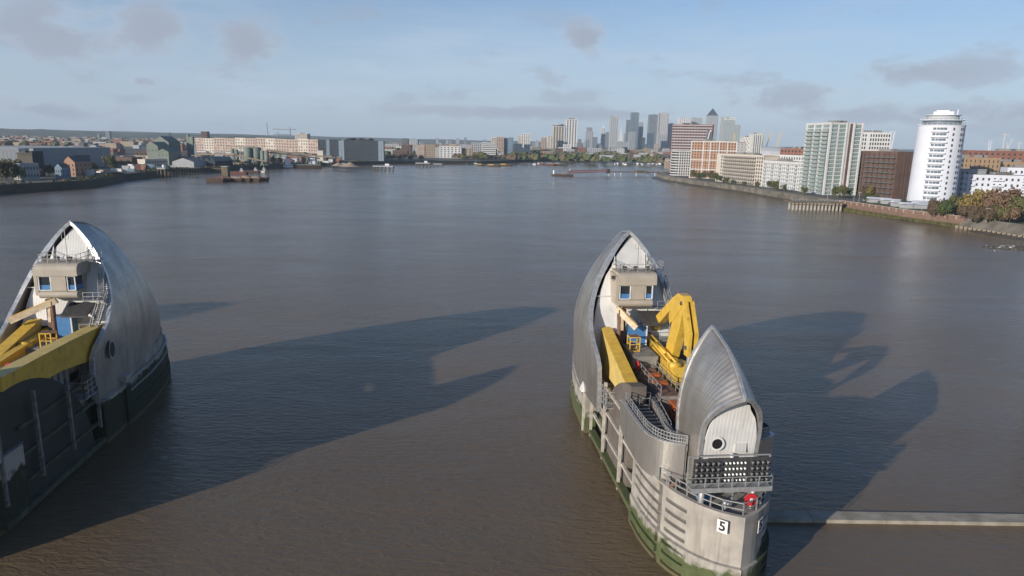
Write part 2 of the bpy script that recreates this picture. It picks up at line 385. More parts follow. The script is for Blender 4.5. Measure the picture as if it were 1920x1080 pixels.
# ================================================================ SETTING: river, land, hills
W_ = water_material()
water = MB()
water.add([(-8750, -1300, 0), (8750, -1300, 0), (8750, 9850, 0), (-8750, 9850, 0)], [(0, 1, 2, 3)]).obj('river_water', W_, kind='structure')

M.update(
    soil=mat('city_ground', (0.13, 0.125, 0.11), 0.95, var=(0.08, 0.085, 0.06), scale=0.02, detail=8),
    grass=mat('grass', (0.055, 0.075, 0.025), 0.95, var=(0.09, 0.09, 0.04), scale=0.08, detail=8),
    quay=mat('quay_wall', (0.20, 0.175, 0.14), 0.9, var=(0.10, 0.09, 0.07), scale=0.15, detail=8),
    darkquay=mat('dark_quay_wall', (0.075, 0.065, 0.05), 0.9, var=(0.04, 0.045, 0.03), scale=0.15, detail=8),
    mud=mat('wet_mud', (0.12, 0.095, 0.06), 0.5, var=(0.07, 0.06, 0.035), scale=0.1, detail=8),
    pave=mat('promenade_paving', (0.30, 0.26, 0.22), 0.9, var=(0.22, 0.19, 0.16), scale=0.2, detail=6),
)
def strip_wall(name, pts, z0, z1, thick, m, kind='structure', **k):
    """a wall that follows pts; thickness goes to the landward (left-hand of path) side"""
    b = MB()
    n = len(pts); L_ = []
    for i in range(n):
        a = Vector(pts[max(i - 1, 0)]); c = Vector(pts[min(i + 1, n - 1)])
        d = (c - a).normalized(); L_.append((Vector(pts[i]), Vector((-d.y, d.x)) * thick))
    for i in range(n - 1):
        p, q = L_[i][0], L_[i + 1][0]; P, Q = p + L_[i][1], q + L_[i + 1][1]
        b.add([(p.x, p.y, z0), (q.x, q.y, z0), (Q.x, Q.y, z0), (P.x, P.y, z0), (p.x, p.y, z1), (q.x, q.y, z1), (Q.x, Q.y, z1), (P.x, P.y, z1)],
              [(0, 1, 5, 4), (2, 3, 7, 6), (4, 5, 6, 7), (3, 0, 4, 7), (1, 2, 6, 5)])
    o = b.obj(name, m); tag(o, kind=kind); return o

bankL = [(-300, -200), (-335, 380), (-339, 452), (-320, 512), (-343, 604), (-349, 679), (-325, 851), (-285, 985), (-223, 1096), (-148, 1172), (-61, 1235), (38, 1430), (114, 1568), (250, 1660), (376, 1720), (700, 1750), (1500, 1700)]
bankR = [(262, 240), (248, 330), (243.6, 363), (231, 402), (223, 465), (214, 522), (206, 608), (186, 706), (174, 800), (180, 868), (196, 905), (260, 960), (520, 1020), (1500, 1100)]
b = MB(); polyL = bankL + [(8700, 1700), (8700, 9800), (-8700, 9800), (-8700, -200)]
b.prism(polyL[::-1], -0.5, 5.0); lo = b.obj('city_ground', M['soil'], kind='structure')
b = MB(); polyR = bankR + [(1500, 240)]
b.prism(polyR[::-1], -0.5, 5.0); b.obj('peninsula_ground', M['soil'], kind='structure')
strip_wall('river_bank_wall', bankL[:16], -0.5, 5.6, -3, M['darkquay'])
strip_wall('quay_wall', [(p[0] - 0.5, p[1]) for p in bankR[:12]][::-1], -0.5, 5.3, -1.2, M['quay'])
# sloping foreshore on the right bank
def foreshore(name, pts, w0, m, side=-1):
    b = MB(); n = len(pts); rows = []
    for i in range(n):
        a = Vector(pts[max(i - 1, 0)]); c = Vector(pts[min(i + 1, n - 1)]); d = (c - a).normalized()
        nn = Vector((-d.y, d.x)) * side; w = w0[i] if isinstance(w0, list) else w0
        p = Vector(pts[i]); rows.append([(p.x, p.y, 1.6), (p.x + nn.x * w * .5, p.y + nn.y * w * .5, 0.7), (p.x + nn.x * w, p.y + nn.y * w, -0.15)])
    for i in range(n - 1):
        for j in range(2):
            b.add([rows[i][j], rows[i][j + 1], rows[i + 1][j + 1], rows[i + 1][j]], [(0, 1, 2, 3)])
    return b.obj(name, m, kind='structure')
def densify(pts, step):
    out = []
    for a, c in zip(pts[:-1], pts[1:]):
        a, c = Vector(a), Vector(c); k = max(1, int((c - a).length / step))
        out += [tuple(a.lerp(c, i / k)) for i in range(k)]
    return out + [tuple(pts[-1])]
br_d = densify([(p[0] - 0.5, p[1]) for p in bankR[:11]], 15)
foreshore('foreshore', br_d, [5 + 7 * max(0, noise.noise(Vector((x * .02, y * .02, 0)))) + (4 if y > 640 else 0) + (9 if y < 350 else 0) for x, y in br_d], M['mud'], side=1)
foreshore('left_foreshore', densify(bankL[5:13], 40), 14, M['mud'], side=-1)
# river path and park strip on the right bank
def offset(pts, d):
    out = []
    for i in range(len(pts)):
        a = Vector(pts[max(i - 1, 0)]); c = Vector(pts[min(i + 1, len(pts) - 1)]); t = (c - a).normalized()
        out.append((pts[i][0] + t.y * d, pts[i][1] - t.x * d))
    return out
pR = bankR[1:11]
def band(name, pts, d0, d1, z, m):
    a, c = offset(pts, d0), offset(pts, d1); b = MB()
    for i in range(len(pts) - 1):
        b.add([(*a[i], z), (*c[i], z), (*c[i + 1], z), (*a[i + 1], z)], [(0, 1, 2, 3)])
    return b.obj(name, m, kind='structure')
band('river_path', pR, 0.8, 7, 5.01, M['pave'])
band('park_lawn', bankR[0:5], 7.2, 34, 5.014, M['grass'])
# hills along the southern horizon
def hills(name, pts, m, seed, depth=1200):
    b = MB(); nx, ny = 90, 6
    P0, P1 = Vector(pts[0][:2]), Vector(pts[-1][:2]); V = []
    for j in range(ny + 1):
        for i in range(nx + 1):
            t = i / nx; p = P0.lerp(P1, t)
            k = t * (len(pts) - 1); a = int(min(k, len(pts) - 2)); h = pts[a][2] * (1 - (k - a)) + pts[a + 1][2] * (k - a)
            hh = h * math.sin(PI * min(1, (j + 0.02) / ny)) ** .8
            hh += noise.noise(Vector((i * .33, j * .7, seed))) * 10 * (j > 0)
            d = (P1 - P0).normalized(); q = p + Vector((-d.y, d.x)) * (j / ny * depth)
            V.append((q.x, q.y, 4.5 + max(0, hh)))
    b.add(V, [(j * (nx + 1) + i, j * (nx + 1) + i + 1, (j + 1) * (nx + 1) + i + 1, (j + 1) * (nx + 1) + i) for j in range(ny) for i in range(nx)], smooth=True)
    return b.obj(name, m, kind='structure')
M['hill'] = mat('wooded_hill', (0.035, 0.05, 0.022), 0.95, var=(0.11, 0.10, 0.075), scale=0.012, detail=10, lo=0.45, hi=0.7, bump=6)
hills('hills', [(-4600, 3400, 58), (-3700, 3700, 66), (-3100, 4000, 52), (-2400, 4300, 44), (-1700, 4600, 40), (-900, 4900, 10)], M['hill'], 3)
hills('far_hills', [(-5200, 6800, 62), (-3000, 7400, 56), (-1000, 7800, 44), (1000, 8000, 40), (3500, 8000, 42), (6500, 7600, 44)], M['hill'], 9)

# ================================================================ THE BARRIER PIERS
YAW = R(6.3)
def pier_xyz(O, u, s, z):
    return Vector((O[0] + u * math.cos(YAW) - s * math.sin(YAW), O[1] + u * math.sin(YAW) + s * math.cos(YAW), z))
O5, O6, O7, O4 = (20.9, 54.4), (-55.4, 52.4), (-134.5, 50.5), (104.0, 56.5)
NEAR = [(0.0, 0.0), (1.7, 0.85), (3.4, 2.5), (4.8, 4.9), (5.6, 7.6), (6.0, 10.5), (6.0, 14.0)]     # (u, s), right half of the near nose
FARN = [(6.0, 38.0), (5.7, 46.0), (4.9, 52.5), (3.8, 57.5), (2.1, 61.3), (0.0, 63.2)]

def section(t, K=0.64, ex=0.85):
    """gothic section: t=0 ridge, 1 base -> share of half width"""
    v = math.sin(PI / 2 * min(1.0, (t / K)) ** ex) if t > 0 else 0
    return v * (1 - 0.05 * max(0, t - K) / (1 - K))
def interp(tab, x):
    if x <= tab[0][0]: return tab[0][1]
    for (a, p), (c, q) in zip(tab[:-1], tab[1:]):
        if x <= c: return p + (q - p) * (x - a) / (c - a)
    return tab[-1][1]
def smooth_tab(tab, n=80):
    """monotone-ish resample with averaging, so curves have no kinks"""
    xs = [tab[0][0] + (tab[-1][0] - tab[0][0]) * i / n for i in range(n + 1)]
    ys = [interp(tab, x) for x in xs]
    for _ in range(6): ys = [ys[0]] + [(ys[i - 1] + 2 * ys[i] + ys[i + 1]) / 4 for i in range(1, n)] + [ys[-1]]
    return list(zip(xs, ys))

def shell(name, zb, open_tab, s_end, ridge, width, parent, s_nominal_h, pitch=0.5, thick=0.35, amp=1.0, direction=1, close_far=None, ktab=None, ex=0.85, ushift=0.0):
    """roof shell: grid along s (f) and round the section (t, both sides)"""
    ridge, width, open_tab = smooth_tab(ridge), smooth_tab(width), sorted(open_tab)
    NT = 22
    ts = []
    for k in range(-NT, NT + 1):
        a = abs(k) / NT
        ts.append(math.copysign(a ** 1.25, k) if k else 0)
    def pt(f, t, off=0.0):
        at_ = abs(t); z_nom = s_nominal_h - (s_nominal_h - zb) * at_
        so = interp(open_tab, z_nom)
        send = s_end if close_far is None else interp(close_far, z_nom)
        s = so + (send - so) * f
        h, w = interp(ridge, s), interp(width, s)
        zz = max(h, zb + .05); z = zb + (zz - zb) * (1 - at_)
        u = w * section(at_, interp(ktab, s) if ktab else 0.64, ex) * (1 if t >= 0 else -1)
        if off:
            u -= off * (1 if t > 0 else -1 if t < 0 else 0) * min(1, at_ * 6); z -= off * max(0, 1 - at_ * 2.2)
            if u * t < 0: u = 0
        return Vector((u + ushift, s, z))
    length = abs(s_end - interp(open_tab, s_nominal_h))
    NF = int(length / pitch) * 4
    b = MB(); n = len(ts)
    V = []
    for i in range(NF + 1):
        f = i / NF
        off = amp * (0.0, -0.05, -0.055, -0.02)[i % 4]
        V += [pt(f, t, off) for t in ts]
    b.add(V, [(i * n + j, i * n + j + 1, (i + 1) * n + j + 1, (i + 1) * n + j) for i in range(NF) for j in range(n - 1)], 0, True)
    NI = 16; VI = []
    for i in range(NI + 1): VI += [pt(i / NI, t, thick) for t in ts]
    b.add(VI, [(i * n + j, (i + 1) * n + j, (i + 1) * n + j + 1, i * n + j + 1) for i in range(NI) for j in range(n - 1)], 1, True)
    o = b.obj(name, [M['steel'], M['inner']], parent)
    # rims
    for f, nm in ((0.0, 'shell_rim'), (1.0, 'shell_rim')):
        if f == 1.0 and close_far is None: continue
        r = MB(); VV = []
        for t in ts:
            p, q = pt(f, t, -0.14), pt(f, t, thick + 0.05)
            sgn = -1 if f == 0 else 1
            sg = sgn * direction
            VV += [p + Vector((0, sg * 0.10, 0)), q + Vector((0, sg * 0.10, 0)), q - Vector((0, sg * 0.3, 0)), p - Vector((0, sg * 0.3, 0))]
        fs = []
        for j in range(len(ts) - 1):
            a = j * 4
            for k in range(4): fs.append((a + k, a + (k + 1) % 4, a + 4 + (k + 1) % 4, a + 4 + k))
        r.add(VV, fs + [(0, 1, 2, 3), tuple(len(VV) - 4 + k for k in range(4))], 0, False)
        r.obj(nm, M['rim'], parent)
    # ridge cap
    c = MB(); prev = None
    for i in range(0, NF + 1, 4):
        p = pt(i / NF, 0, 0) + Vector((0, 0, 0.05))
        if prev is not None: c.bar(prev, p, 0.28, 0.16)
        prev = p
    c.obj('ridge_cap', M['rim'], parent)
    return o, pt

def gothic_wall(zb, h, w, s, thick, u0=-99, u1=99, z_lo=None, z_hi=99, tilt=0.0, K=0.64, ex=0.85):
    """a flat wall filling the section between u0 and u1"""
    z_lo = zb if z_lo is None else z_lo
    N = 40; prof = []
    for k in range(N + 1):
        t = k / N; z = zb + (h - zb) * (1 - t); prof.append((w * section(t, K, ex), z))
    top = lambda u: next((z for hw, z in prof if hw >= abs(u)), zb)
    us = sorted(set([max(u0, -w * .985), min(u1, w * .985)] + [x * w / 14 for x in range(-14, 15) if max(u0, -w * .985) < x * w / 14 < min(u1, w * .985)]))
    b = MB()
    for a, c in zip(us[:-1], us[1:]):
        za, zc = min(top(a), z_hi), min(top(c), z_hi)
        if za <= z_lo and zc <= z_lo: continue
        za, zc = max(za, z_lo + .01), max(zc, z_lo + .01)
        S = lambda z: s + (z - h) * tilt
        b.add([(a, S(z_lo), z_lo), (c, S(z_lo), z_lo), (c, S(zc), zc), (a, S(za), za), (a, S(z_lo) + thick, z_lo), (c, S(z_lo) + thick, z_lo), (c, S(zc) + thick, zc), (a, S(za) + thick, za)],
              [(0, 1, 2, 3), (7, 6, 5, 4), (3, 2, 6, 7), (0, 4, 5, 1)])
    return b

def railing(b, pts, h=1.1, post=1.6, w=0.07, rails=(0.55, 1.1)):
    """posts and rails along a path of 3D points (foot level)"""
    for a, c in zip(pts[:-1], pts[1:]):
        a, c = Vector(a), Vector(c); k = max(1, round((c - a).length / post))
        for i in range(k + 1):
            p = a.lerp(c, i / k); b.bar(p, p + Vector((0, 0, h)), w * 1.15)
        for r in rails: b.bar(a + Vector((0, 0, r)), c + Vector((0, 0, r)), w)
    return b

def stair(b, a, c, width, n=None, side=Vector((1, 0, 0))):
    a, c = Vector(a), Vector(c); n = n or max(3, int(abs(c.z - a.z) / 0.22)); s = side * width / 2
    for sg in (-1, 1):
        b.bar(a + s * sg, c + s * sg, 0.10, 0.28)
        b.bar(a + s * sg + Vector((0, 0, 1)), c + s * sg + Vector((0, 0, 1)), 0.06)
        for k in range(0, n + 1, 4):
            p = a.lerp(c, k / n) + s * sg; b.bar(p, p + Vector((0, 0, 1)), 0.06)
    for k in range(1, n):
        p = a.lerp(c, k / n); b.bar(p - s, p + s, 0.24, 0.05)
    return b

def skin_wall(name, path, zs, hole, depth, m_out, m_in, parent):
    """wall skin along a plan path: cells (i, j) for which hole() holds are set back by depth, with reveals"""
    n, k = len(path) - 1, len(zs) - 1
    P = [Vector((*p, 0)) for p in path]
    nr = []
    for i in range(n + 1):
        d = (P[min(i + 1, n)] - P[max(i - 1, 0)]).normalized(); nr.append(Vector((d.y, -d.x, 0)))
    b = MB(); H = [[hole(i, j) for j in range(k)] for i in range(n)]
    def q(i, j, dep): 
        p = P[i] - nr[i] * dep; return (p.x, p.y, zs[j])
    for i in range(n):
        for j in range(k):
            d = depth if H[i][j] else 0
            b.add([q(i, j, d), q(i + 1, j, d), q(i + 1, j + 1, d), q(i, j + 1, d)], [(0, 1, 2, 3)], 1 if H[i][j] else 0)
            if H[i][j]:
                for (ii, jj, e0, e1) in ((i - 1, j, (i, j), (i, j + 1)), (i + 1, j, (i + 1, j), (i + 1, j + 1)), (i, j - 1, (i, j), (i + 1, j)), (i, j + 1, (i, j + 1), (i + 1, j + 1))):
                    if not (0 <= ii < n and 0 <= jj < k) or not H[ii][jj]:
                        b.add([q(*e0, 0), q(*e1, 0), q(*e1, depth), q(*e0, depth)], [(0, 1, 2, 3)], 0)
    return b.obj(name, [m_out, m_in], parent)

def build_pier():
    root = empty('barrier_pier', (O5[0], O5[1], 0), YAW)
    # ---- concrete hull: near nose block, waist (recessed), far nose block
    def outl(k, half):                      # offset scale
        return [(u * k, s) for u, s in half]
    def nose_poly(half, sgn_extra, infl=0.0, back=None):
        R_ = [(u + (infl if u > 0 else 0), s + (-infl if s < 1 else 0) + (infl if s > 63 else 0)) for u, s in half]
        L_ = [(-u, s) for u, s in R_ if u > 0]
        return R_, L_
    Rn, Ln = nose_poly(NEAR, 0)
    core = MB()
    inn = [(u * .93, s + (.42 if s < 9 else 0)) for u, s in NEAR]
    core.prism(inn + [(-u, s) for u, s in reversed(inn) if u > 0], -2, 7.7)
    inf_ = [(u * .93, s - (.42 if s > 55 else 0)) for u, s in FARN]
    core.prism(inf_ + [(-u, s) for u, s in reversed(inf_) if u > 0], -2, 7.7)
    core.box(-4.3, 9.0, -2, 4.3, 38.4, 7.7)
    core.obj('hull_core', M['concrete'], root)
    # nose skin with long slots, left and right of the stem
    def nose_path(sg):
        pts = [Vector(p) for p in NEAR] ; out = [pts[0]]
        for a, c in zip(pts[:-1], pts[1:]):
            k = max(1, int((c - a).length / 0.55))
            out += [a.lerp(c, i / k) for i in range(1, k + 1)]
        # Chaikin-like smoothing except stem
        for _ in range(3):
            out = [out[0]] + [(out[i - 1] + out[i] * 2 + out[i + 1]) / 4 for i in range(1, len(out) - 1)] + [out[-1]]
        out = [Vector((p.x * sg, p.y)) for p in out]
        return out if sg > 0 else out[::-1]
    lev = [3.25, 3.62, 4.02, 4.62, 5.02, 5.62, 6.02, 6.72, 7.12, 8.0]
    slots = {1, 3, 5, 7}
    for sg in (-1, 1):
        path = nose_path(sg)
        if sg > 0: path = [p for p in path if p.y < 7.2]
        n = len(path) - 1
        def arc(i): i2 = i if sg > 0 else n - 1 - i; return i2
        def hole(i, j, n=n, sg=sg):
            a = arc(i) / n
            if j in slots and (0.30 < a < 0.50 or 0.57 < a < (0.93 if j != 1 else 0.86)): return True
            return 0.515 < a < 0.55                     # the vertical groove
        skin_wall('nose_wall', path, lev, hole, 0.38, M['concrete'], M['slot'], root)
        # lower, wider, weedy belt
        k_lo = [Vector((p.x * 1.04 + (0.04 * sg), p.y - 0.30)) for p in path]
        lev2 = [-2.0, -0.3, 0.35, 0.75, 1.45, 1.85, 2.5, 2.9, 3.2]
        def hole2(i, j, n=n, sg=sg):
            a = arc(i) / n
            if j in (2, 4, 6) and (0.30 < a < 0.50 or 0.57 < a < 0.93): return j != 6 or a < .5
            return 0.515 < a < 0.55
        skin_wall('nose_wall', k_lo, lev2, hole2, 0.32, M['concrete'], M['concrete'], root)
        cap = MB()
        for i in range(n):
            p, q, P_, Q_ = path[i], path[i + 1], k_lo[i], k_lo[i + 1]
            pin, qin = p * .9, q * .9
            cap.add([(P_.x, P_.y, 3.2), (Q_.x, Q_.y, 3.2), (q.x * .95, q.y + .4, 3.26), (p.x * .95, p.y + .4, 3.26)], [(0, 1, 2, 3)])
        cap.obj('ledge', M['concrete'], root)
        cop = MB()
        for i in range(n):
            p, q = path[i], path[i + 1]
            a3, c3 = Vector((p.x, p.y, 8.0)), Vector((q.x, q.y, 8.0)); w = 0.45
            ia, ic = Vector((p.x * .93, p.y + .42, 8.0)), Vector((q.x * .93, q.y + .42, 8.0))
            up = Vector((0, 0, 0.16))
            cop.add([a3, c3, ic, ia, a3 + up, c3 + up, ic + up, ia + up, ], [(0, 1, 5, 4), (4, 5, 6, 7), (2, 3, 7, 6)])
        cop.obj('coping', M['concrete'], root)
    # far nose block skin (plain, ledged)
    for sg in (-1, 1):
        b = MB(); half = [(5.98, 37.9)] + list(FARN)[1:] 
        pts = [(u * sg, s) for u, s in half]
        for (a, c) in zip(pts[:-1], pts[1:]):
            for z0, z1, k in ((-2, 2.6, 0.32), (2.6, 4.6, 0.16), (4.6, 6.1, 0.0)):
                A = (a[0] + k * sg, a[1], z0); B_ = (c[0] + k * sg, c[1] + k * .3, z0)
                b.add([A, B_, (B_[0], B_[1], z1), (A[0], A[1], z1), (A[0] - .4 * sg, A[1], z1), (B_[0] - .4 * sg, B_[1], z1)], [(0, 1, 2, 3), (3, 2, 5, 4)])
        b.obj('nose_wall', M['concrete'], root)
        b = MB()
        for zz in (6.1, 4.62):
            prev = None
            for (u, s) in pts:
                p = (u * 1.02, s, zz)
                if prev: b.bar(prev, p, 0.28, 0.16)
                prev = p
        b.obj('ledge_pipe', M['galv'], root)
        # buttress block where the waist begins
        if sg > 0: MB().box(4.2, 30.6, -2, 5.95, 38, 5.6).box(4.2, 30.3, 5.6, 6.3, 38, 6.1).obj('waist_block', M['concrete'], root)
        b = MB(); b.box(sg * 4.2, 36.6, -2, sg * 6.25, 38.0, 6.6); b.box(sg * 4.2, 36.2, 6.6, sg * 6.5, 38.2, 7.3)
        b.obj('buttress', M['concrete'], root)
    # deck sheets
    b = MB(); b.prism([(u * .9, s + .5) for u, s in NEAR] + [(-u * .9, s + .5) for u, s in reversed(NEAR) if u > 0], 7.7, 7.78)
    b.obj('nose_deck', M['deck'], root)
    # ---- gate disc in the waist, both sides, and its fender frame
    for sg in (-1, 1):
        lo_s = 19.4 if sg < 0 else 9.0
        b = MB(); N = 40; C0, Rr = ((18.2, -0.6), 13.9) if sg < 0 else ((14.5, -.9), 14.9)
        arc_ = [(C0[0] + Rr * math.cos(a), C0[1] + Rr * math.sin(a)) for a in [PI * k / N for k in range(N + 1)]]
        arc_ = [(min(max(s, lo_s), 36.0), z) for s, z in arc_]
        poly = []
        for p in arc_:
            if not poly or p != poly[-1]: poly.append(p)
        b.slab(poly, sg * 3.3, sg * 5.05)
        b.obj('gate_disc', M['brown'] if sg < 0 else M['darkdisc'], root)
        # drum of the disc seen from above
        for k in range(3):
            r = MB(); zz = (9.4, 6.3, 3.2)[k]
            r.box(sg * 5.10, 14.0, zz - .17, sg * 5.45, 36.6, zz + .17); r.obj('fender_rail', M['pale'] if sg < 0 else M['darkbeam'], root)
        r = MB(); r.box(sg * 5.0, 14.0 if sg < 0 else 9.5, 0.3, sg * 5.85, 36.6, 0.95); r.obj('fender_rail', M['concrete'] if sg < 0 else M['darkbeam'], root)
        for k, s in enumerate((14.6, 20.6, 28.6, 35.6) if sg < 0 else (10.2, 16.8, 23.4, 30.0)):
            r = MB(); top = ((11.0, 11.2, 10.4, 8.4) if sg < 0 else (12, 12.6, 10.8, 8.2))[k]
            r.box(sg * 5.47, s - .17, -1 if sg < 0 else 2.6, sg * 5.80, s + .17, top); r.obj('fender_post', M['pale'] if sg < 0 else M['dimpost'], root)
    # ---- machinery deck between the shells
    b = MB(); b.box(-3.0, 6.0, 7.8, 3.0, 36.0, 9.0); b.box(-1.5, 19.6, 9.0, 0.9, 35.6, 11.9)
    b.box(-2.0, 29.5, 11.92, 1.3, 35.8, 13.5)
    b.obj('machinery_plinth', M['deck'], root)
    b = MB()
    for k in range(5):
        s = 19.7 + k * 1.94
        b.box(-1.4, s, 11.91, .8, s + 1.9, 11.97)
    b.obj('walkway', M['rust'], root)
    for k in range(7):
        for j in range(3):
            p = MB(); u = 0.4 + j * 1.45; s = 12.2 + k * 1.45
            if k == 0 and j == 0:
                p.box(0, 0, 0, 1.42, 1.42, 0.08); first = p.obj('deck_panel', M['grating'], root, loc=(u, s, 9.6))
            else: link_copy(first, root, (u, s, 9.6))
    # ---- stainless bulwarks curving round both sides
    wallpath = [(-6.25, 19.5), (-6.38, 17), (-6.42, 13), (-6.40, 10.6), (-6.1, 9.0), (-5.3, 7.7), (-4.2, 7.0), (-3.3, 6.7)]
    wp = [Vector(p) for p in wallpath]
    for _ in range(2):
        q = [wp[0]]
        for a, c in zip(wp[:-1], wp[1:]): q += [a.lerp(c, .25), a.lerp(c, .75)]
        wp = q + [wp[-1]]
    for sg in (-1, 1):
        b = MB(); P = [Vector((p.x * (-sg), p.y)) for p in wp]; n = len(P)
        if sg > 0: P = [Vector((p.x, p.y if p.y < 8 else 8 + (p.y - 8) * .12)) for p in P]
        for i in range(n - 1):
            a, c = P[i], P[i + 1]
            top = lambda p: 12.0 if p.y < 17.5 else 12.0 - (p.y - 17.5) ** 2 * .12
            bot = lambda p: 7.95 if p.y < 12.5 else 7.95 + (p.y - 12.5) ** 2 * .02
            di = lambda p: Vector((-p.x, 13 - p.y)).normalized() * 0.25
            ai, ci = a + Vector((sg * -.22, .1)), c + Vector((sg * -.22, .1))
            vs = [(a.x, a.y, bot(a)), (c.x, c.y, bot(c)), (c.x, c.y, top(c)), (a.x, a.y, top(a)), (ai.x, ai.y, bot(a)), (ci.x, ci.y, bot(c)), (ci.x, ci.y, top(c)), (ai.x, ai.y, top(a))]
            b.add(vs, [(0, 1, 2, 3), (4, 5, 6, 7), (3, 2, 6, 7), (0, 1, 5, 4)], 0, False)
        o = b.obj('bulwark', M['bulwark'], root)
        b = MB()
        for i in range(n - 1):
            b.bar((P[i].x * .985, P[i].y + .05, 12.02 if P[i].y < 17.5 else 12.02 - (P[i].y - 17.5) ** 2 * .12), (P[i + 1].x * .985, P[i + 1].y + .05, 12.02 if P[i + 1].y < 17.5 else 12.02 - (P[i + 1].y - 17.5) ** 2 * .12), 0.34, 0.14)
        b.obj('bulwark_capping', M['rim'], root)
        rl = MB(); base = [(p.x * .93, p.y + .15, 11.3) for p in P if p.y < 18.8]
        railing(rl, base, 1.6, 1.0, 0.07, (0.9, 1.25, 1.6)); rl.obj('bulwark_railing', M['galv'], root)
        # roofed gallery inside the bulwark: dark floor with pale beams
        GY = 18.8 if sg < 0 else 9.4
        g = MB(); g.prism([(sg * 2.9, 7.2), (sg * 5.4, 8.8), (sg * 5.8, min(11, GY - .2)), (sg * 5.8, GY), (sg * 2.9, GY)][::sg], 10.1, 10.3)
        g.obj('gallery_floor', M['dark'], root)
        for k in range(11 if sg < 0 else 1):
            s = 8.6 + k * .95
            r = MB(); r.box(sg * 3.2, s, 10.95, sg * min(5.75, 4.6 + .55 * k), s + .2, 11.1); r.obj('gallery_beam', M['galv'], root)
        c = MB(); kp = [(2.2, 20.5), (2.6, 16.5), (3.1, 12.5), (3.1, 7.2)]
        for a, e in zip(kp[:-1], kp[1:]): c.bar((sg * a[0], a[1], 11.0), (sg * e[0], e[1], 11.0), 0.45, 1.2)
        c.obj('curb_wall', M['concrete'], root)
        rl = MB(); railing(rl, [(sg * (a[0] - .4), a[1], 10.2) for a in kp[:3]], 1.6, 1.5, 0.07, (0.9, 1.6)); rl.obj('gallery_railing', M['galv'], root)
        if sg > 0:
            kp = None
        if sg < 0:
         rl = MB(); railing(rl, [(sg * 5.4, 18.8, 9.6), (sg * 3.0, 18.9, 9.6), (sg * 2.4, 20.6, 9.6), (sg * 4.6, 21.2, 9.6), (sg * 5.4, 18.8, 9.6)], 2.4, 1.2, 0.09, (0.8, 1.6, 2.4))
         rl.box(sg * 3.0, 18.9, 9.5, sg * 5.2, 20.4, 9.62); rl.obj('landing_cage', M['galv'], root)
        rl = MB(); railing(rl, [(sg * 4.3, 26.4, 7.8), (sg * 5.9, 26.4, 7.8), (sg * 5.9, 29.3, 7.8), (sg * 4.3, 29.3, 7.8)], 2.1, 1.1, 0.09, (0.7, 1.4, 2.1))
        rl.box(sg * 4.3, 26.4, 7.7, sg * 6.0, 29.3, 7.82); rl.obj('landing_cage', M['galv'], root)
        rl = MB(); railing(rl, [(sg * 1.15 - .3, s, 11.95) for s in (19.8, 24.5, 29.2)], 1.15, 1.7, 0.07); rl.obj('walkway_railing', M['galv'], root)
    # railing round the nose
    rl = MB(); np_ = [(-5.4, 7.6)] + [(-u * .93, s + .45) for u, s in reversed(NEAR[1:5])] + [(0, .5)] + [(u * .93, s + .45) for u, s in NEAR[1:5]] + [(5.4, 7.6)]
    railing(rl, [(u, s, 8.1) for u, s in np_], 1.15, 1.5, 0.085, (0.55, 1.15)); rl.obj('nose_railing', M['galv'], root)
    # ---- far shell
    ridge_f = [(28, 28.3), (39.8, 28.25), (44.2, 27.6), (49.3, 25.4), (53.3, 22.4), (56.6, 18.8), (59.9, 13.8), (61.8, 9.0), (62.6, 6.6)]
    width_f = [(28, 6.0), (34, 6.4), (40, 6.4), (45, 6.0), (50, 5.3), (55, 4.3), (59, 3.0), (62.6, 0.6)]
    open_f = [(6.0, 29.8), (9.0, 29.6), (12.6, 29.8), (13.6, 31.0), (15.5, 34.0), (18.3, 36.5), (21.2, 38.0), (25, 39.3), (28.3, 40.1)]
    _, ptf = shell('far_roof_shell', 6.0, open_f, 62.7, ridge_f, width_f, root, 28.25, ushift=-0.35)
    for sg in (-1, 1):
        p = MB(); N = 20
        t = 0.70
        for k in range(N):
            a0, a1 = 2 * PI * k / N, 2 * PI * (k + 1) / N
            for r0, r1, mi in ((0, .75, 0), (.75, .95, 1)):
                x = sg * 6.30 if mi == 0 else sg * 6.34
                c0 = [(x, 33.7 + r * math.cos(a), 12.0 + r * 1.35 * math.sin(a)) for r, a in ((r0, a0), (r1, a0), (r1, a1), (r0, a1))]
                p.add(c0, [(0, 1, 2, 3)], mi)
        p.obj('porthole', [M['black'], M['galv']], root)
    # end wall in panels
    wargs = dict(zb=6.0, h=27.7, w=5.85, s=40.6, thick=0.25, tilt=0.35)
    gothic_wall(**wargs, u0=-6.2, u1=-2.52, z_lo=15.0).obj('end_wall_panel', M['white'], root)
    gothic_wall(**wargs, u0=-2.48, u1=1.72, z_lo=15.0).obj('end_wall_panel', M['whiteg'], root)
    gothic_wall(**wargs, u0=1.76, u1=6.2, z_lo=15.0).obj('end_wall_panel', M['white'], root)
    gothic_wall(**{**wargs, 's': 36.2, 'tilt': 0}, u0=-6.2, u1=-3.95, z_lo=6.5, z_hi=14.95).obj('end_wall_panel', M['plainwhite'], root)
    gothic_wall(**{**wargs, 's': 36.2, 'tilt': 0}, u0=-1.9, u1=6.2, z_lo=6.5, z_hi=14.95).obj('end_wall_panel', M['white'], root)
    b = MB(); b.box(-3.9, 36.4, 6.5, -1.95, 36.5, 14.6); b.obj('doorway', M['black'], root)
    b = MB()
    for x0, z0, x1, z1 in ((-4.05, 6.5, -3.85, 14.9), (-2.0, 6.5, -1.8, 14.9), (-4.05, 14.7, -1.8, 14.92)): b.box(x0, 36.0, z0, x1, 36.2, z1)
    b.obj('door_frame', M['plainwhite'], root)
    b = MB()
    for u in (-2.5, 1.74): b.bar((u, 36.02, 15.1), (u, 39.75, 25.75), .12, .1)
    b.bar((-5.9, 37.6, 19.6), (-3.4, 37.6, 19.6), .1)
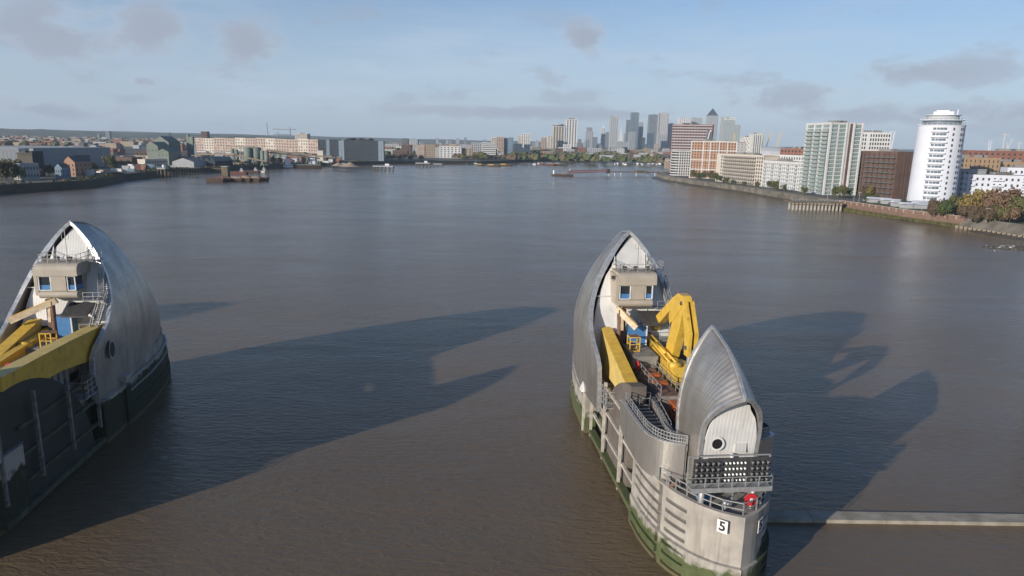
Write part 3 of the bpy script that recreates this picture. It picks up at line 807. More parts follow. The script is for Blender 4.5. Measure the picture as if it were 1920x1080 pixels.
    b.box(-5.8, 35.95, 14.9, 5.8, 36.15, 15.1)
    b.obj('wall_seam', M['plainwhite'], root)
    # slanted white skirting on the left under the wall
    # ---- control cabin
    CB = []
    cab = MB()
    def rbox(b, u0, u1, s0, s1, z0, z1, rad, mi=0, corner='both'):
        """box whose front horizontal edges (and left end) are rounded"""
        n = 6; prof = []
        if corner in ('both', 'bottom'): prof += [(s0 + rad - rad * math.sin(a), z0 + rad - rad * math.cos(a)) for a in [PI / 2 * k / n for k in range(n + 1)]]
        else: prof += [(s0, z0)]
        if corner in ('both', 'top'): prof += [(s0 + rad - rad * math.cos(a), z1 - rad + rad * math.sin(a)) for a in [PI / 2 * k / n for k in range(n + 1)]]
        else: prof += [(s0, z1)]
        prof += [(s1, z1), (s1, z0)]
        b.slab(prof, u0, u1, mi)
    rbox(cab, -3.35, 2.75, 36.2, 40.6, 21.25, 22.85, 0.85, corner='top')
    rbox(cab, -3.15, 2.35, 36.3, 40.6, 18.15, 19.25, 0.6, corner='both')
    cab.slab([(36.32, 19.25), (36.32, 21.25), (40.6, 21.25), (40.6, 19.25)], -1.15, 0.95)
    cab.slab([(37.6, 19.25), (37.6, 21.25), (40.6, 21.25), (40.6, 19.25)], -3.3, -1.15)
    cab.slab([(38.2, 19.25), (38.2, 21.25), (40.6, 21.25), (40.6, 19.25)], 0.95, 2.3)
    cab.slab([(36.45, 18.6), (36.3, 22.4), (40.6, 22.5), (40.6, 18.3)], -3.62, -3.15)
    co = cab.obj('control_cabin', M['beige'], root)
    for u0, u1 in ((-3.05, -1.25), (1.05, 2.25)):
        w = MB(); w.box(u0, 36.62, 20.05, u1, 36.68, 21.2); w.obj('window_pane', M['glassd'], co)
        w = MB(); w.box(u0, 36.55, 19.3, u1, 36.63, 20.0); w.obj('window_panel', M['blue'], co)
        w = MB()
        for x in (u0, u1 - .1): w.box(x - .02, 36.4, 19.27, x + .12, 36.6, 21.24)
        w.box(u0, 36.4, 19.26, u1, 36.6, 19.36); w.box(u0, 36.4, 21.12, u1, 36.6, 21.24)
        w.obj('window_frame', M['plainwhite'], co)
    b = MB(); b.box(2.27, 36.7, 20.05, 2.33, 38.1, 21.2, 0); b.box(2.3, 36.65, 19.3, 2.38, 38.15, 20.0, 1); b.obj('side_window', [M['glassd'], M['blue']], co)
    # roof rail, lamps
    rl = MB(); railing(rl, [(-3.0, 40.4, 22.85), (-3.0, 36.9, 22.85), (2.5, 36.9, 22.85), (2.5, 40.4, 22.85)], 1.1, 1.3, 0.06)
    rl.bar((-3.0, 37, 23.95), (-.4, 37.6, 22.9), 0.06); rl.obj('roof_railing', M['galv'], co)
    for u in (-2.2, -.4, 1.4, -3.9):
        l = MB(); z0 = 22.9 if u > -3.5 else 21.6
        l.bar((u, 37.2, z0), (u, 37.2, z0 + .35), 0.08); l.box(u - .3, 36.95, z0 + .3, u + .3, 37.35, z0 + .75); l.obj('searchlight', M['dark'], co)
    co.location = (-0.05, -1.2, 0.4); co.scale = (0.86, 1, 1)
    # access platforms and ladders on the right inside the shell
    for z, s0, du in ((23.3, 37.0, 1.2), (18.3, 35.2, 2.6), (14.4, 33.4, 2.9)):
        p = MB(); p.box(2.6, s0, z - .1, 2.6 + du, s0 + 2.2, z)
        railing(p, [(2.65, s0, z), (2.55 + du, s0, z), (2.55 + du, s0 + 2.0, z)], 1.1, 1.2, 0.06)
        p.obj('access_platform', M['galv'], root)
    p = MB(); stair(p, (4.8, 36.0, 18.3), (4.4, 33.2, 14.4), 0.8); stair(p, (4.0, 37.8, 21.6), (4.6, 35.8, 18.3), 0.7); stair(p, (4.4, 33.6, 14.4), (3.9, 30.2, 9.2), 0.9)
    p.obj('stairway', M['galv'], root)
    p = MB()
    for x in (2.3, 2.8): p.bar((x, 38.5, 23.0), (x - .3, 39.2, 25.3), 0.07)
    for k in range(8): p.bar((2.3 - k * .04, 38.5 + k * .09, 23.1 + k * .3), (2.8 - k * .04, 38.5 + k * .09, 23.1 + k * .3), 0.05)
    p.obj('ladder', M['galv'], root)
    p = MB(); p.bar((0.3, 38.5, 22.85), (0.3, 38.5, 27.0), 0.08); p.bar((-.2, 38.5, 25.8), (.8, 38.5, 25.8), 0.05); p.bar((-.2, 38.5, 25.8), (-.2, 38.5, 26.5), 0.05); p.bar((.8, 38.5, 25.8), (.8, 38.5, 26.5), 0.05)
    p.obj('antenna_mast', M['galv'], co)
    # under the cabin: column, blue control cabinet, canopy
    p = MB(); p.box(-2.1, 35.2, 9.5, -1.6, 35.7, 18.5); p.obj('cabin_column', M['rust'], root)
    p = MB(); p.box(-1.3, 34.6, 11.9, 1.2, 35.9, 16.3); p.obj('control_cabinet', M['blue'], root)
    p = MB(); p.slab([(33.6, 16.4), (36.4, 17.6), (36.4, 17.8), (33.6, 16.6)], 0.4, 3.6); p.obj('canopy', M['dark'], root)
    p = MB()
    for x in (1.1,): p.box(x, 34.45, 11.9, x + .16, 34.58, 16.4)
    p.obj('cabinet_trim', M['plainwhite'], root)
    # ---- near shell (opens to the machinery, narrows to the nose, closed by a white wall)
    ridge_n = [(1.7, 17.9), (2.4, 18.6), (4.2, 20.2), (6.5, 21.6), (10.0, 22.6), (13.5, 22.9), (16, 22.9)]
    width_n = [(1.9, 2.6), (4, 2.75), (6, 2.8), (8, 2.95), (10, 3.0), (16, 3.05)]
    open_n = [(7.9, 9.6), (11, 9.9), (14, 10.1), (18, 10.3), (23.3, 10.6)]
    near_cut = [(7.9, 4.7), (14, 4.5), (17, 4.2), (20, 3.3), (22.0, 2.6), (23.3, 2.2)]
    shell('near_roof_shell', 7.8, open_n, 2.3, ridge_n, width_n, root, 23.3, pitch=0.42, amp=0.55, thick=0.2, direction=-1, close_far=near_cut, ktab=[(2, .50), (5, .52), (10, .60), (16, .60)], ex=0.79)
    gothic_wall(7.8, 18.5, 2.5, 3.5, 0.2, tilt=-.15, K=.50, ex=.79).obj('porthole_wall', M['white'], root)
    gothic_wall(7.8, 22.0, 2.75, 9.0, 0.2, K=.58, ex=.86).obj('rear_wall', M['white'], root)
    p = MB(); N = 24
    for k in range(N):
        a0, a1 = 2 * PI * k / N, 2 * PI * (k + 1) / N
        for r0, r1, y, mi in ((0, .5, 4.12, 0), (.5, .68, 4.05, 1)):
            p.add([(-1.35 + r * math.cos(a), y, 13.3 + r * math.sin(a)) for r, a in ((r0, a0), (r1, a0), (r1, a1), (r0, a1))], [(0, 1, 2, 3)], mi)
    p.obj('porthole', [M['black'], M['plainwhite']], root)
    p = MB(); p.box(0.45, 4.2, 12.3, 1.55, 4.5, 13.2); p.obj('wall_hatch', M['whiteg'], root)
    p = MB(); p.bar((0.15, 4.0, 11.4), (0.15, 4.0, 12.3), 0.34, n=10); p.obj('wall_lamp', M['plainwhite'], root)
    return root

pier5 = build_pier()
tag(pier5, 'near pier in right half, steel shells, white porthole wall and cream concrete nose', 'barrier pier', 'river barrier piers')

SKIP = ()
pier6 = copy_tree(pier5); pier6.location = (*O6, 0)
tag(pier6, 'pier at the left edge, its tall shell seen from its shaded right side', 'barrier pier')
pier7 = copy_tree(pier5, skip=('deck_panel', 'gallery_beam')); pier7.location = (*O7, 0)
tag(pier7, 'farther pier off the left edge whose shadow falls on the water', 'barrier pier')
pier4 = copy_tree(pier5, skip=('deck_panel', 'gallery_beam')); pier4.location = (*O4, 0)
tag(pier4, 'farther pier at the right edge, only its flank entering the picture', 'barrier pier')

def mach(name, O, u, s, z, label, cat, group=None):
    p = pier_xyz(O, u, s, z); return empty(name, p, YAW, label, cat, group)

# ---- yellow rocking arm lying low on the left of each machinery deck
def low_arm(O, label):
    r = mach('yellow_beam_machine', O, 0, 0, 0, label, 'lifting arm', 'yellow gate lifting arms')
    b = MB(); b.slab([(20.4, 10.2), (20.2, 11.2), (21.2, 11.9), (35.6, 15.4), (36.6, 13.4), (36.4, 8.6), (33.6, 8.4), (32.8, 10.2)], -4.7, -3.4); bo = b.obj('arm_web', M['paleyellow'], r)
    b = MB(); b.add([(-4.8, 21.1, 11.95), (-3.3, 21.1, 11.95), (-3.3, 35.8, 15.5), (-4.8, 35.8, 15.5), (-4.8, 21.1, 12.08), (-3.3, 21.1, 12.08), (-3.3, 35.8, 15.63), (-4.8, 35.8, 15.63)],
                   [(0, 1, 2, 3), (4, 5, 6, 7), (0, 1, 5, 4), (1, 2, 6, 5), (2, 3, 7, 6), (3, 0, 4, 7)]); b.obj('top_flange', M['yellow'], r)
    b = MB(); b.slab([(35.6, 13.2), (35.6, 15.5), (39.6, 16.1), (39.8, 14.6)], -4.5, -3.6); b.obj('arm_neck', M['paleyellow'], r)
    b = MB(); b.box(-4.9, 20.0, 9.9, -4.55, 20.6, 11.3); b.box(-3.5, 20.0, 9.9, -3.15, 20.6, 11.3); b.obj('clevis', M['yellow'], r)
    b = MB(); b.bar((-5.2, 20.4, 10.4), (-2.9, 20.4, 10.4), 0.35, n=12); b.obj('hinge_pin', M['dark'], r)
    b = MB(); b.slab([(28, 8.0), (31.5, 9.2), (33.6, 8.6), (33.6, 7.9)], -4.8, -3.3); b.obj('arm_foot', M['paleyellow'], r)
    return r
low_arm(O5, 'faded yellow arm sloping down the left side of the near pier')
low_arm(O6, 'yellow arm behind the deck of the left pier, far side from us')

# ---- raised A-shaped crane link on the near pier
r = mach('lifting_link', O5, 0, 0, 0, 'tall yellow A-shaped link raised above the right side of the near pier', 'lifting link')
b = MB(); u0, u1 = 2.45, 3.5
b.slab([(24.9, 21.6), (25.6, 22.3), (27.2, 22.3), (29.3, 21.2), (30.0, 18.8), (29.6, 17.8), (27.8, 18.9)], u0, u1)
b.obj('link_head', M['yellow'], r)
b = MB(); b.slab([(27.6, 21.0), (29.3, 21.25), (38.4, 15.3), (38.6, 13.0), (37.9, 13.8), (29.9, 19.5), (28.0, 19.9)], u0 + .1, u1 - .1); b.obj('link_leg', M['yellow'], r)
b = MB(); b.slab([(24.85, 21.5), (28.2, 20.3), (28.5, 18.9), (30.3, 14.6), (30.6, 13.6), (28.0, 13.8), (26.0, 18.2)], u0 + .05, u1 - .05); b.obj('link_leg', M['yellow'], r)
b = MB(); b.slab([(38.6, 13.4), (38.6, 12.4), (28.0, 12.9), (28.0, 13.8)], u0 + .2, u1 - .2); b.obj('link_tie', M['yellow'], r)
b = MB(); b.slab([(36.6, 13.6), (38.55, 15.25), (38.7, 12.4), (37.3, 12.2)], u0 - .12, u0 + .08); b.obj('gusset_plate', M['dark'], r)
for x in (u0 - .05, u1 - .35):
    b = MB(); b.slab([(24.6, 21.9), (25.6, 21.6), (24.0, 18.0), (23.7, 15.6), (22.5, 15.6), (22.4, 18.4)], x, x + .4); b.obj('hanging_plate', M['yellow'], r)
b = MB(); b.slab([(24.8, 21.0), (25.4, 20.8), (23.8, 17.0), (23.2, 17.0)], u0 + .36, u1 - .36); b.obj('hanging_web', M['rust'], r)
b = MB(); b.bar((3.05, 23.0, 16.4), (3.05, 23.4, 11.2), 0.9, n=14); b.obj('piston_rod', M['galv'], r)
for s, z in ((25.6, 21.4), (23.1, 16.6), (37.9, 13.6), (30.3, 13.9)):
    b = MB(); b.bar((u0 - .2, s, z), (u1 + .2, s, z), 0.5, n=12); b.obj('pivot_pin', M['dark'], r)
# ---- shift and latch beam, rams
r = mach('shift_beam', O5, 0, 0, 1.3, 'yellow box beam with twin rams lying below the raised link', 'machine beam')
b = MB(); b.slab([(39.4, 11.2), (39.4, 13.0), (27, 11.9), (27, 10.4)], 1.7, 2.6); b.obj('beam', M['yellow'], r)
for x, z in ((1.5, 0.0), (2.1, .15)):
    b = MB(); b.bar((x, 38.8, 13.5 + z), (x, 25.2, 12.6 + z), 0.28, n=10); b.obj('ram', M['yellow'], r)
b = MB(); b.bar((1.8, 32, 13.15), (1.8, 28.4, 12.95), 0.5, n=10); b.obj('ram_barrel', M['yellow'], r)
b = MB(); b.slab([(24.2, 9.2), (23.8, 11.4), (25.2, 12.6), (28.4, 12.2), (29.4, 10.6), (28.6, 9.3)], 1.5, 3.9); b.obj('latch_housing', M['yellow'], r)
for s, z in ((25.2, 12.4), (28.6, 9.9), (39.0, 12.2), (33.4, 11.0)):
    b = MB(); b.bar((1.3, s, z), (2.8, s, z), 0.85, n=12); b.obj('boss', M['yellow'], r)
b = MB(); b.box(1.9, 26.2, 9.0, 3.2, 29.5, 9.4); b.bar((1.9, 31, 9.1), (3.6, 24.8, 9.3), .4, n=8); b.bar((2.5, 33, 9.1), (2.5, 26, 9.5), .22, n=6); b.obj('hydraulic_pipework', M['galv'], r)
r2 = mach('hydraulic_ram', O5, 0, 0, 0, 'short upright yellow ram standing on the deck beside the near shell', 'hydraulic ram')
b = MB(); b.bar((2.35, 21.3, 9.5), (2.5, 21.9, 12.8), 0.42, n=12); b.obj('ram_barrel', M['yellow'], r2)
b = MB(); b.bar((2.35, 21.2, 9.1), (2.35, 21.3, 9.8), 0.85, n=12); b.obj('ram_foot', M['yellow'], r2)
b = MB(); b.box(2.15, 21.9, 10.8, 2.3, 22.5, 11.9); b.obj('bracket', M['yellow'], r2)

# ---- horizontal beam on the right of the left pier
r = mach('yellow_beam_machine', O6, 0, 0, 0, 'long thick yellow beam running level along the near side of the left pier', 'lifting arm', 'yellow gate lifting arms')
b = MB(); b.slab([(13, 12.8), (13, 15.4), (26, 15.3), (35.5, 15.0), (36.8, 13.8), (36.4, 11.0), (31.5, 11.4), (24, 12.4)], 3.6, 5.0); b.obj('arm_web', M['yellow'], r)
b = MB(); b.slab([(13, 15.41), (13, 15.55), (26, 15.45), (35.5, 15.15), (35.5, 15.01), (26, 15.31)], 3.4, 5.15); b.obj('top_flange', M['paleyellow'], r)
b = MB(); b.slab([(29.5, 7.9), (31.8, 11.4), (36.4, 11.0), (36.2, 7.9)], 3.7, 4.9); b.obj('arm_web', M['paleyellow'], r)
b = MB()
for k in range(6): b.box(3.0, 21 + k * 1.3, 8.0, 3.4, 21.8 + k * 1.3, 12.0)
b.obj('rocker_ribs', M['inner'], r)
r = mach('yellow_beam_machine', O6, 0, 0, 0, 'slim yellow beam with a round end boss beside the cage of the left pier', 'lifting arm')
b = MB(); b.slab([(24, 12.4), (24, 13.4), (38.5, 14.6), (38.5, 13.4)], -3.0, -2.0); b.obj('beam', M['yellow'], r)
b = MB(); b.bar((-3.3, 30.5, 13.6), (-1.7, 30.5, 13.6), 1.0, n=14); b.obj('boss', M['yellow'], r)
b = MB(); b.slab([(6, 10.3), (6, 12.2), (34, 12.2), (34, 10.3)], -1.7, 3.2); b.obj('deck_box', M['deck'], r)

# ---- small service cranes, cages, orange gear, lifebuoys
def derrick(O, u, tip, label):
    r = mach('service_crane', O, 0, 0, 0, label, 'crane', 'service cranes under the cabins')
    b = MB(); b.bar((u, 34.7, 11.9), (u, 34.7, 18.4), 0.6, n=10); b.obj('mast', M['rust'], r)
    a = Vector((u, 34.7, 18.2)); t = Vector(tip); d = (t - a).normalized()
    b = MB(); b.bar(a - d * .6, t, 0.55, 0.75); b.obj('jib', M['cream'], r)
    b = MB(); b.bar(a + d * .4 + Vector((0, 0, -.4)), a + Vector((0.5 * d.x, 0.5 * d.y, -2.6)), 0.35); b.obj('strut', M['cream'], r)
    b = MB(); b.bar(a + Vector((0, 0, .45)), t + Vector((0, 0, .5)), 0.12, n=6); b.obj('jib_ram', M['yellow'], r)
    return r
derrick(O5, -2.6, (-0.6, 33.4, 16.2), 'cream service crane with its jib pointing down right under the near cabin')
derrick(O6, -1.0, (-5.8, 33.6, 16.0), 'cream service crane with its jib swung out left under the left cabin')
def cage(O, u, s, z, label):
    r = mach('yellow_cage', O, u, s, z, label, 'cage', 'yellow access cages')
    b = MB(); w, d, h = 1.3, 1.3, 1.9
    for x in (0, w):
        for y in (0, d): b.bar((x, y, 0), (x, y, h), 0.12)
    for zz in (0.05, h * .5, h):
        b.bar((0, 0, zz), (w, 0, zz), .1); b.bar((0, d, zz), (w, d, zz), .1); b.bar((0, 0, zz), (0, d, zz), .1); b.bar((w, 0, zz), (w, d, zz), .1)
    b.obj('cage_frame', M['yellow'], r)
    b = MB(); b.box(0, 0, h + .02, w, d, h + .06); b.obj('cage_roof', M['rust'], r)
    return r
cage(O5, -1.9, 31.6, 13.5, 'small yellow cage on the walkway of the near pier')
cage(O6, -0.2, 29.6, 13.5, 'small yellow cage on the deck of the left pier')
def buoy(O, u, s, z, rz, label, rad=0.45):
    b = MB(); N, Kn = 20, 8; vs = []
    for i in range(N):
        a = 2 * PI * i / N
        for k in range(Kn):
            c = 2 * PI * k / Kn; rr = rad + .13 * math.cos(c); vs.append((rr * math.cos(a), .13 * math.sin(c), rr * math.sin(a)))
    b.add(vs, [(i * Kn + k, i * Kn + (k + 1) % Kn, ((i + 1) % N) * Kn + (k + 1) % Kn, ((i + 1) % N) * Kn + k) for i in range(N) for k in range(Kn)], 0, True)
    o = b.obj('lifebuoy', M['red']); o.location = pier_xyz(O, u, s, z); o.rotation_euler = (0, 0, YAW + rz); tag(o, label, 'lifebuoy', 'red lifebuoys')
    return o
buoy(O5, -1.7, 28.4, 12.7, PI / 2, 'red lifebuoy on the walkway rail just below the yellow cage of the near pier')
buoy(O6, 0.6, 29.3, 13.1, 0, 'red lifebuoy leaning on the yellow cage of the left pier', .4)
buoy(O6, -1.0, 24.5, 12.75, 0.3, 'red lifebuoy at the left edge beside the slim yellow beam', .45)
r = mach('scissor_lift', O5, 0, -2.6, 0.8, 'orange folded scissor lift at the near end of the walkway', 'scissor lift')
b = MB(); b.box(-.6, 19.0, 10.6, 1.2, 22.0, 10.8); b.obj('platform', M['orange'], r)
for s in (19.2, 20.6):
    for x in (-.5, 1.1):
        b = MB(); b.bar((x, s, 9.1), (x, s + 1.3, 10.5), .14); b.bar((x, s + 1.3, 9.1), (x, s, 10.5), .14); b.obj('scissor_arm', M['orange'], r)
b = MB(); b.box(-.6, 18.9, 9.0, 1.2, 22.0, 9.15); b.obj('lift_base', M['orange'], r)
for k, (s, c) in enumerate(((23.2, 'orange'), (26.0, 'orange'), (28.0, 'rust'))):
    o = MB().box(-1.2, s, 11.98, 0.6, s + .9, 12.2).obj('walkway_hatch', M[c])
    o.parent = pier5

# ---- red valve marker, lamps rack, number boards on the nose
r = mach('red_wheel', O5, 1.2, 1.7, 8.35, 'round red wheel behind the railing at the tip of the nose', 'wheel')
b = MB(); N = 8; rr = 0.62
oct_ = [(rr * math.cos(2 * PI * (k + .5) / N), rr * math.sin(2 * PI * (k + .5) / N) + .6) for k in range(N)]
b.add([(x, -.08, z) for x, z in oct_] + [(x, .08, z) for x, z in oct_], [(k, (k + 1) % N, (k + 1) % N + N, k + N) for k in range(N)] + [tuple(range(N))[::-1], tuple(range(N, 2 * N))])
b.obj('wheel_disc', M['red'], r)
b = MB(); b.box(-.12, -.12, .42, .12, -.085, .78); b.box(-.06, -.06, -.3, .06, .06, .1); b.obj('hub_plate', M['plainwhite'], r)

r = mach('signal_lamp_rack', O5, 0, 0, -0.35, 'grey rack of round signal lamps in three panels above the nose deck', 'lamp rack')
b = MB(); b.box(-4.2, 2.3, 9.95, 3.4, 3.5, 10.1); b.box(-4.2, 2.2, 9.8, 3.4, 2.32, 10.25); b.obj('rack_platform', M['galv'], r)
rl = MB(); railing(rl, [(-4.2, 3.4, 10.1), (-4.2, 2.35, 10.1), (3.4, 2.35, 10.1), (3.4, 3.4, 10.1)], 1.15, 1.25, 0.07); rl.obj('rack_railing', M['galv'], r)
for x in (-2.9, 2.0):
    b = MB(); b.bar((x, 2.95, 7.8), (x, 2.95, 9.9), 0.55, n=12); b.obj('rack_post', M['galv'], r)
lamp0 = lamp1 = None
for px0, px1, mk in ((-3.9, -1.35, 0), (-1.15, 1.15, 1), (1.35, 3.3, 0)):
    b = MB(); b.box(px0, 2.92, 10.35, px1, 2.98, 12.75)
    for k in range(5): b.box(px0 - .05, 2.86, 10.4 + k * .58, px1 + .05, 2.92, 10.46 + k * .58)
    b.obj('rack_panel', M['dark'], r)
    nx = 6 if mk else (5 if px0 < 0 else 4)
    for i in range(nx):
        for j in range(4):
            x = px0 + .25 + i * (px1 - px0 - .5) / (nx - 1); z = 10.7 + j * .56
            if mk:
                if lamp1 is None: lamp1 = MB().bar((0, 0, 0), (0, -.16, -.03), .20, n=10).obj('signal_lamp', M['lens'], r, (x, 2.84, z))
                else: link_copy(lamp1, r, (x, 2.84, z))
            else:
                if lamp0 is None: lamp0 = MB().bar((0, 0, 0), (0, -.30, -.05), .33, n=10).bar((0, -.301, -.05), (0, -.32, -.052), .27, n=8, mi=1).obj('signal_lamp', [M['greylamp'], M['black']], r, (x, 2.84, z))
                else: link_copy(lamp0, r, (x, 2.84, z))
b = MB(); b.bar((-4.3, 3.2, 12.9), (3.4, 3.2, 12.9), .1); b.bar((-4.3, 3.2, 10), (-4.3, 3.2, 12.9), .12); b.bar((3.4, 3.2, 10), (3.4, 3.2, 12.9), .12); b.bar((0, 2.9, 8), (0, 2.9, 10), .1); b.obj('rack_frame', M['galv'], r)

def number_board(off, rz, u, s, z, label):
    r = mach('number_board', O5, u, s, z, label, 'sign')
    r.rotation_euler = (0, 0, YAW + rz)
    MB().box(-.48, -.05, -.62, .48, 0, .62).obj('board', M['plainwhite'], r)
    fc = bpy.data.curves.new('numeral', 'FONT'); fc.body = '5'; fc.size = 1.25; fc.extrude = 0.008; fc.offset = 0.028
    fc.align_x = 'CENTER'; fc.align_y = 'CENTER'
    tmp = bpy.data.objects.new('numeral_curve', fc); COL.objects.link(tmp)
    me = bpy.data.meshes.new_from_object(tmp.evaluated_get(bpy.context.evaluated_depsgraph_get())); bpy.data.objects.remove(tmp)
    t = bpy.data.objects.new('numeral', me); COL.objects.link(t); me.materials.clear(); me.materials.append(M['black'])
    t.rotation_euler = (PI / 2, 0, 0); t.location = (0, -.068, 0); t.parent = r
    return r
number_board(0, -R(43), -1.75, 0.63, 7.05, 'white board reading 5 on the sunlit left flank of the nose')
number_board(0, R(43), 1.75, 0.63, 7.05, 'white board reading 5 on the shaded right flank of the nose')

# deck clutter on the nose
r = mach('blue_locker', O5, -2.5, 3.6, 7.8, 'small blue locker under the lamp rack on the nose deck', 'locker')
MB().box(-.5, -.3, .3, .5, .3, 1.4).obj('locker_body', M['blue'], r); MB().box(-.5, -.3, 0, .5, .3, .28).obj('locker_base', M['galv'], r)
for k, (u, s, z0, m) in enumerate(((-4.4, 6.2, 7.8, 'rust'),)):
    r = mach('winch', O5, u, s, z0, 'small rusty winch behind the left railing of the nose', 'winch')
    MB().bar((-.5, 0, .45), (.5, 0, .45), .5, n=12).obj('drum', M['rust'], r); MB().box(-.65, -.3, 0, -.5, .3, .8).box(.5, -.3, 0, .65, .3, .8).obj('winch_frame', M['galv'], r)
r = mach('deck_vent', O5, -1.0, 1.9, 7.8, 'round white deck vent behind the middle of the nose railing', 'vent')
MB().bar((0, 0, 0), (0, 0, .7), .3, n=10).obj('vent_pipe', M['galv'], r); MB().bar((0, 0, .7), (0, 0, .85), .55, n=12).obj('vent_cap', M['plainwhite'], r)
r = mach('tarpaulin', O5, -4.0, 8.4, 11.15, 'crumpled white tarpaulin lying at the end of the left gallery', 'tarpaulin')
b = MB(); nn = 14
vs = [(-1.1 + 2.2 * i / nn, -.5 + 1.0 * j / nn, .12 + .28 * abs(noise.noise(Vector((i * .55, j * .55, 1)))) + .25 * math.sin(PI * i / nn) * math.sin(PI * j / nn)) for j in range(nn + 1) for i in range(nn + 1)]
b.add(vs, [(j * (nn + 1) + i, j * (nn + 1) + i + 1, (j + 1) * (nn + 1) + i + 1, (j + 1) * (nn + 1) + i) for j in range(nn) for i in range(nn)], 0, True)
b.obj('cloth', M['plainwhite'], r)
# fender post with weed at the start of the nose on the left
r = mach('mooring_post', O5, -6.2, 37.6, 0, 'pale timber mooring post with a white bracket by the far-left buttress', 'post')
MB().box(-.25, -.25, -2, .25, .25, 6.0).obj('post', M['pale'], r); MB().add([(-.7, -.7, 6), (.7, -.7, 6), (.7, .7, 6), (-.7, .7, 6), (0, 0, 8.2)], [(0, 1, 4), (1, 2, 4), (2, 3, 4), (3, 0, 4), (3, 2, 1, 0)]).obj('bracket', M['plainwhite'], r)

# ---- top of the gate sill between the piers (right opening)
p0 = pier_xyz(O5, 6.0, 13.5, 0); p1 = pier_xyz(O4, -5.0, 13.5, 0)
o = empty('gate_beam', (p0.x, p0.y, 0), math.atan2(p1.y - p0.y, p1.x - p0.x), 'long pale gate edge lying across the water between nose and right edge', 'gate')
Lg = (p1 - p0).length; nseg = 9
for k in range(nseg):
    MB().box(k * Lg / nseg + .03, -.95, -1, (k + 1) * Lg / nseg - .03, .85, .42).obj('beam_segment', M['sill'], o)
#CITY
# ================================================================ BUILDINGS
def wall_mat(name, c, k=0.8, rough=0.85, sc=0.15): return mat(name, c, rough, var=tuple(x * k for x in c), scale=sc, detail=6, coords='Object')
M.update(
    w_white=wall_mat('white_render', (0.58, 0.57, 0.55), .88), w_cream=wall_mat('cream_render', (0.56, 0.50, 0.42), .88), w_orange=wall_mat('orange_brick', (0.40, 0.235, 0.15), .85),
    w_brown=wall_mat('brown_brick', (0.135, 0.08, 0.06), .75), w_red=wall_mat('red_brick', (0.25, 0.11, 0.075), .8), w_maroon=wall_mat('maroon_cladding', (0.19, 0.075, 0.075), .8),
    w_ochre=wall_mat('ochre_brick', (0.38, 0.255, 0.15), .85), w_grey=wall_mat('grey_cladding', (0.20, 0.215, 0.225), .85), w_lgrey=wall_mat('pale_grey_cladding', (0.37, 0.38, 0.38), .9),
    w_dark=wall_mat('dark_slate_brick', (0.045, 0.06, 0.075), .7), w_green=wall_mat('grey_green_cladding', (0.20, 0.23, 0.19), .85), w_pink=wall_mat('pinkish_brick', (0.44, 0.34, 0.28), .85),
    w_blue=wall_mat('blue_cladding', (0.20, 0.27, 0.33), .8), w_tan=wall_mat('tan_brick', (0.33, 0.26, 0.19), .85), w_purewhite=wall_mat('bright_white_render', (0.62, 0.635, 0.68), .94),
    g_dark=mat('window_glass', (0.05, 0.055, 0.06), 0.15, spec=0.6), g_green=mat('green_glass', (0.30, 0.38, 0.35), 0.15, spec=0.7, var=(0.12, 0.17, 0.17), scale=0.5), g_blue=mat('blue_glass', (0.10, 0.16, 0.22), 0.12, spec=0.8, var=(0.06, 0.10, 0.15), scale=0.05),
    g_mid=mat('reflective_glass', (0.13, 0.165, 0.195), 0.15, spec=0.8, var=(0.08, 0.105, 0.13), scale=0.06), rf=wall_mat('flat_roof', (0.25, 0.24, 0.225), .75, sc=.05), rf_slate=wall_mat('slate_roof', (0.11, 0.11, 0.115), .8), rf_red=wall_mat('red_tile_roof', (0.24, 0.10, 0.06), .8),
    rf_pale=wall_mat('pale_sheet_roof', (0.42, 0.42, 0.40), .85, sc=.05), balc=mat('balcony_glass', (0.30, 0.34, 0.33), 0.2, spec=0.7), balcd=mat('dark_balcony_rail', (0.10, 0.105, 0.10), 0.6), sheet=wall_mat('ribbed_grey_sheet', (0.32, 0.34, 0.35), .9),
)
GND = 5.0
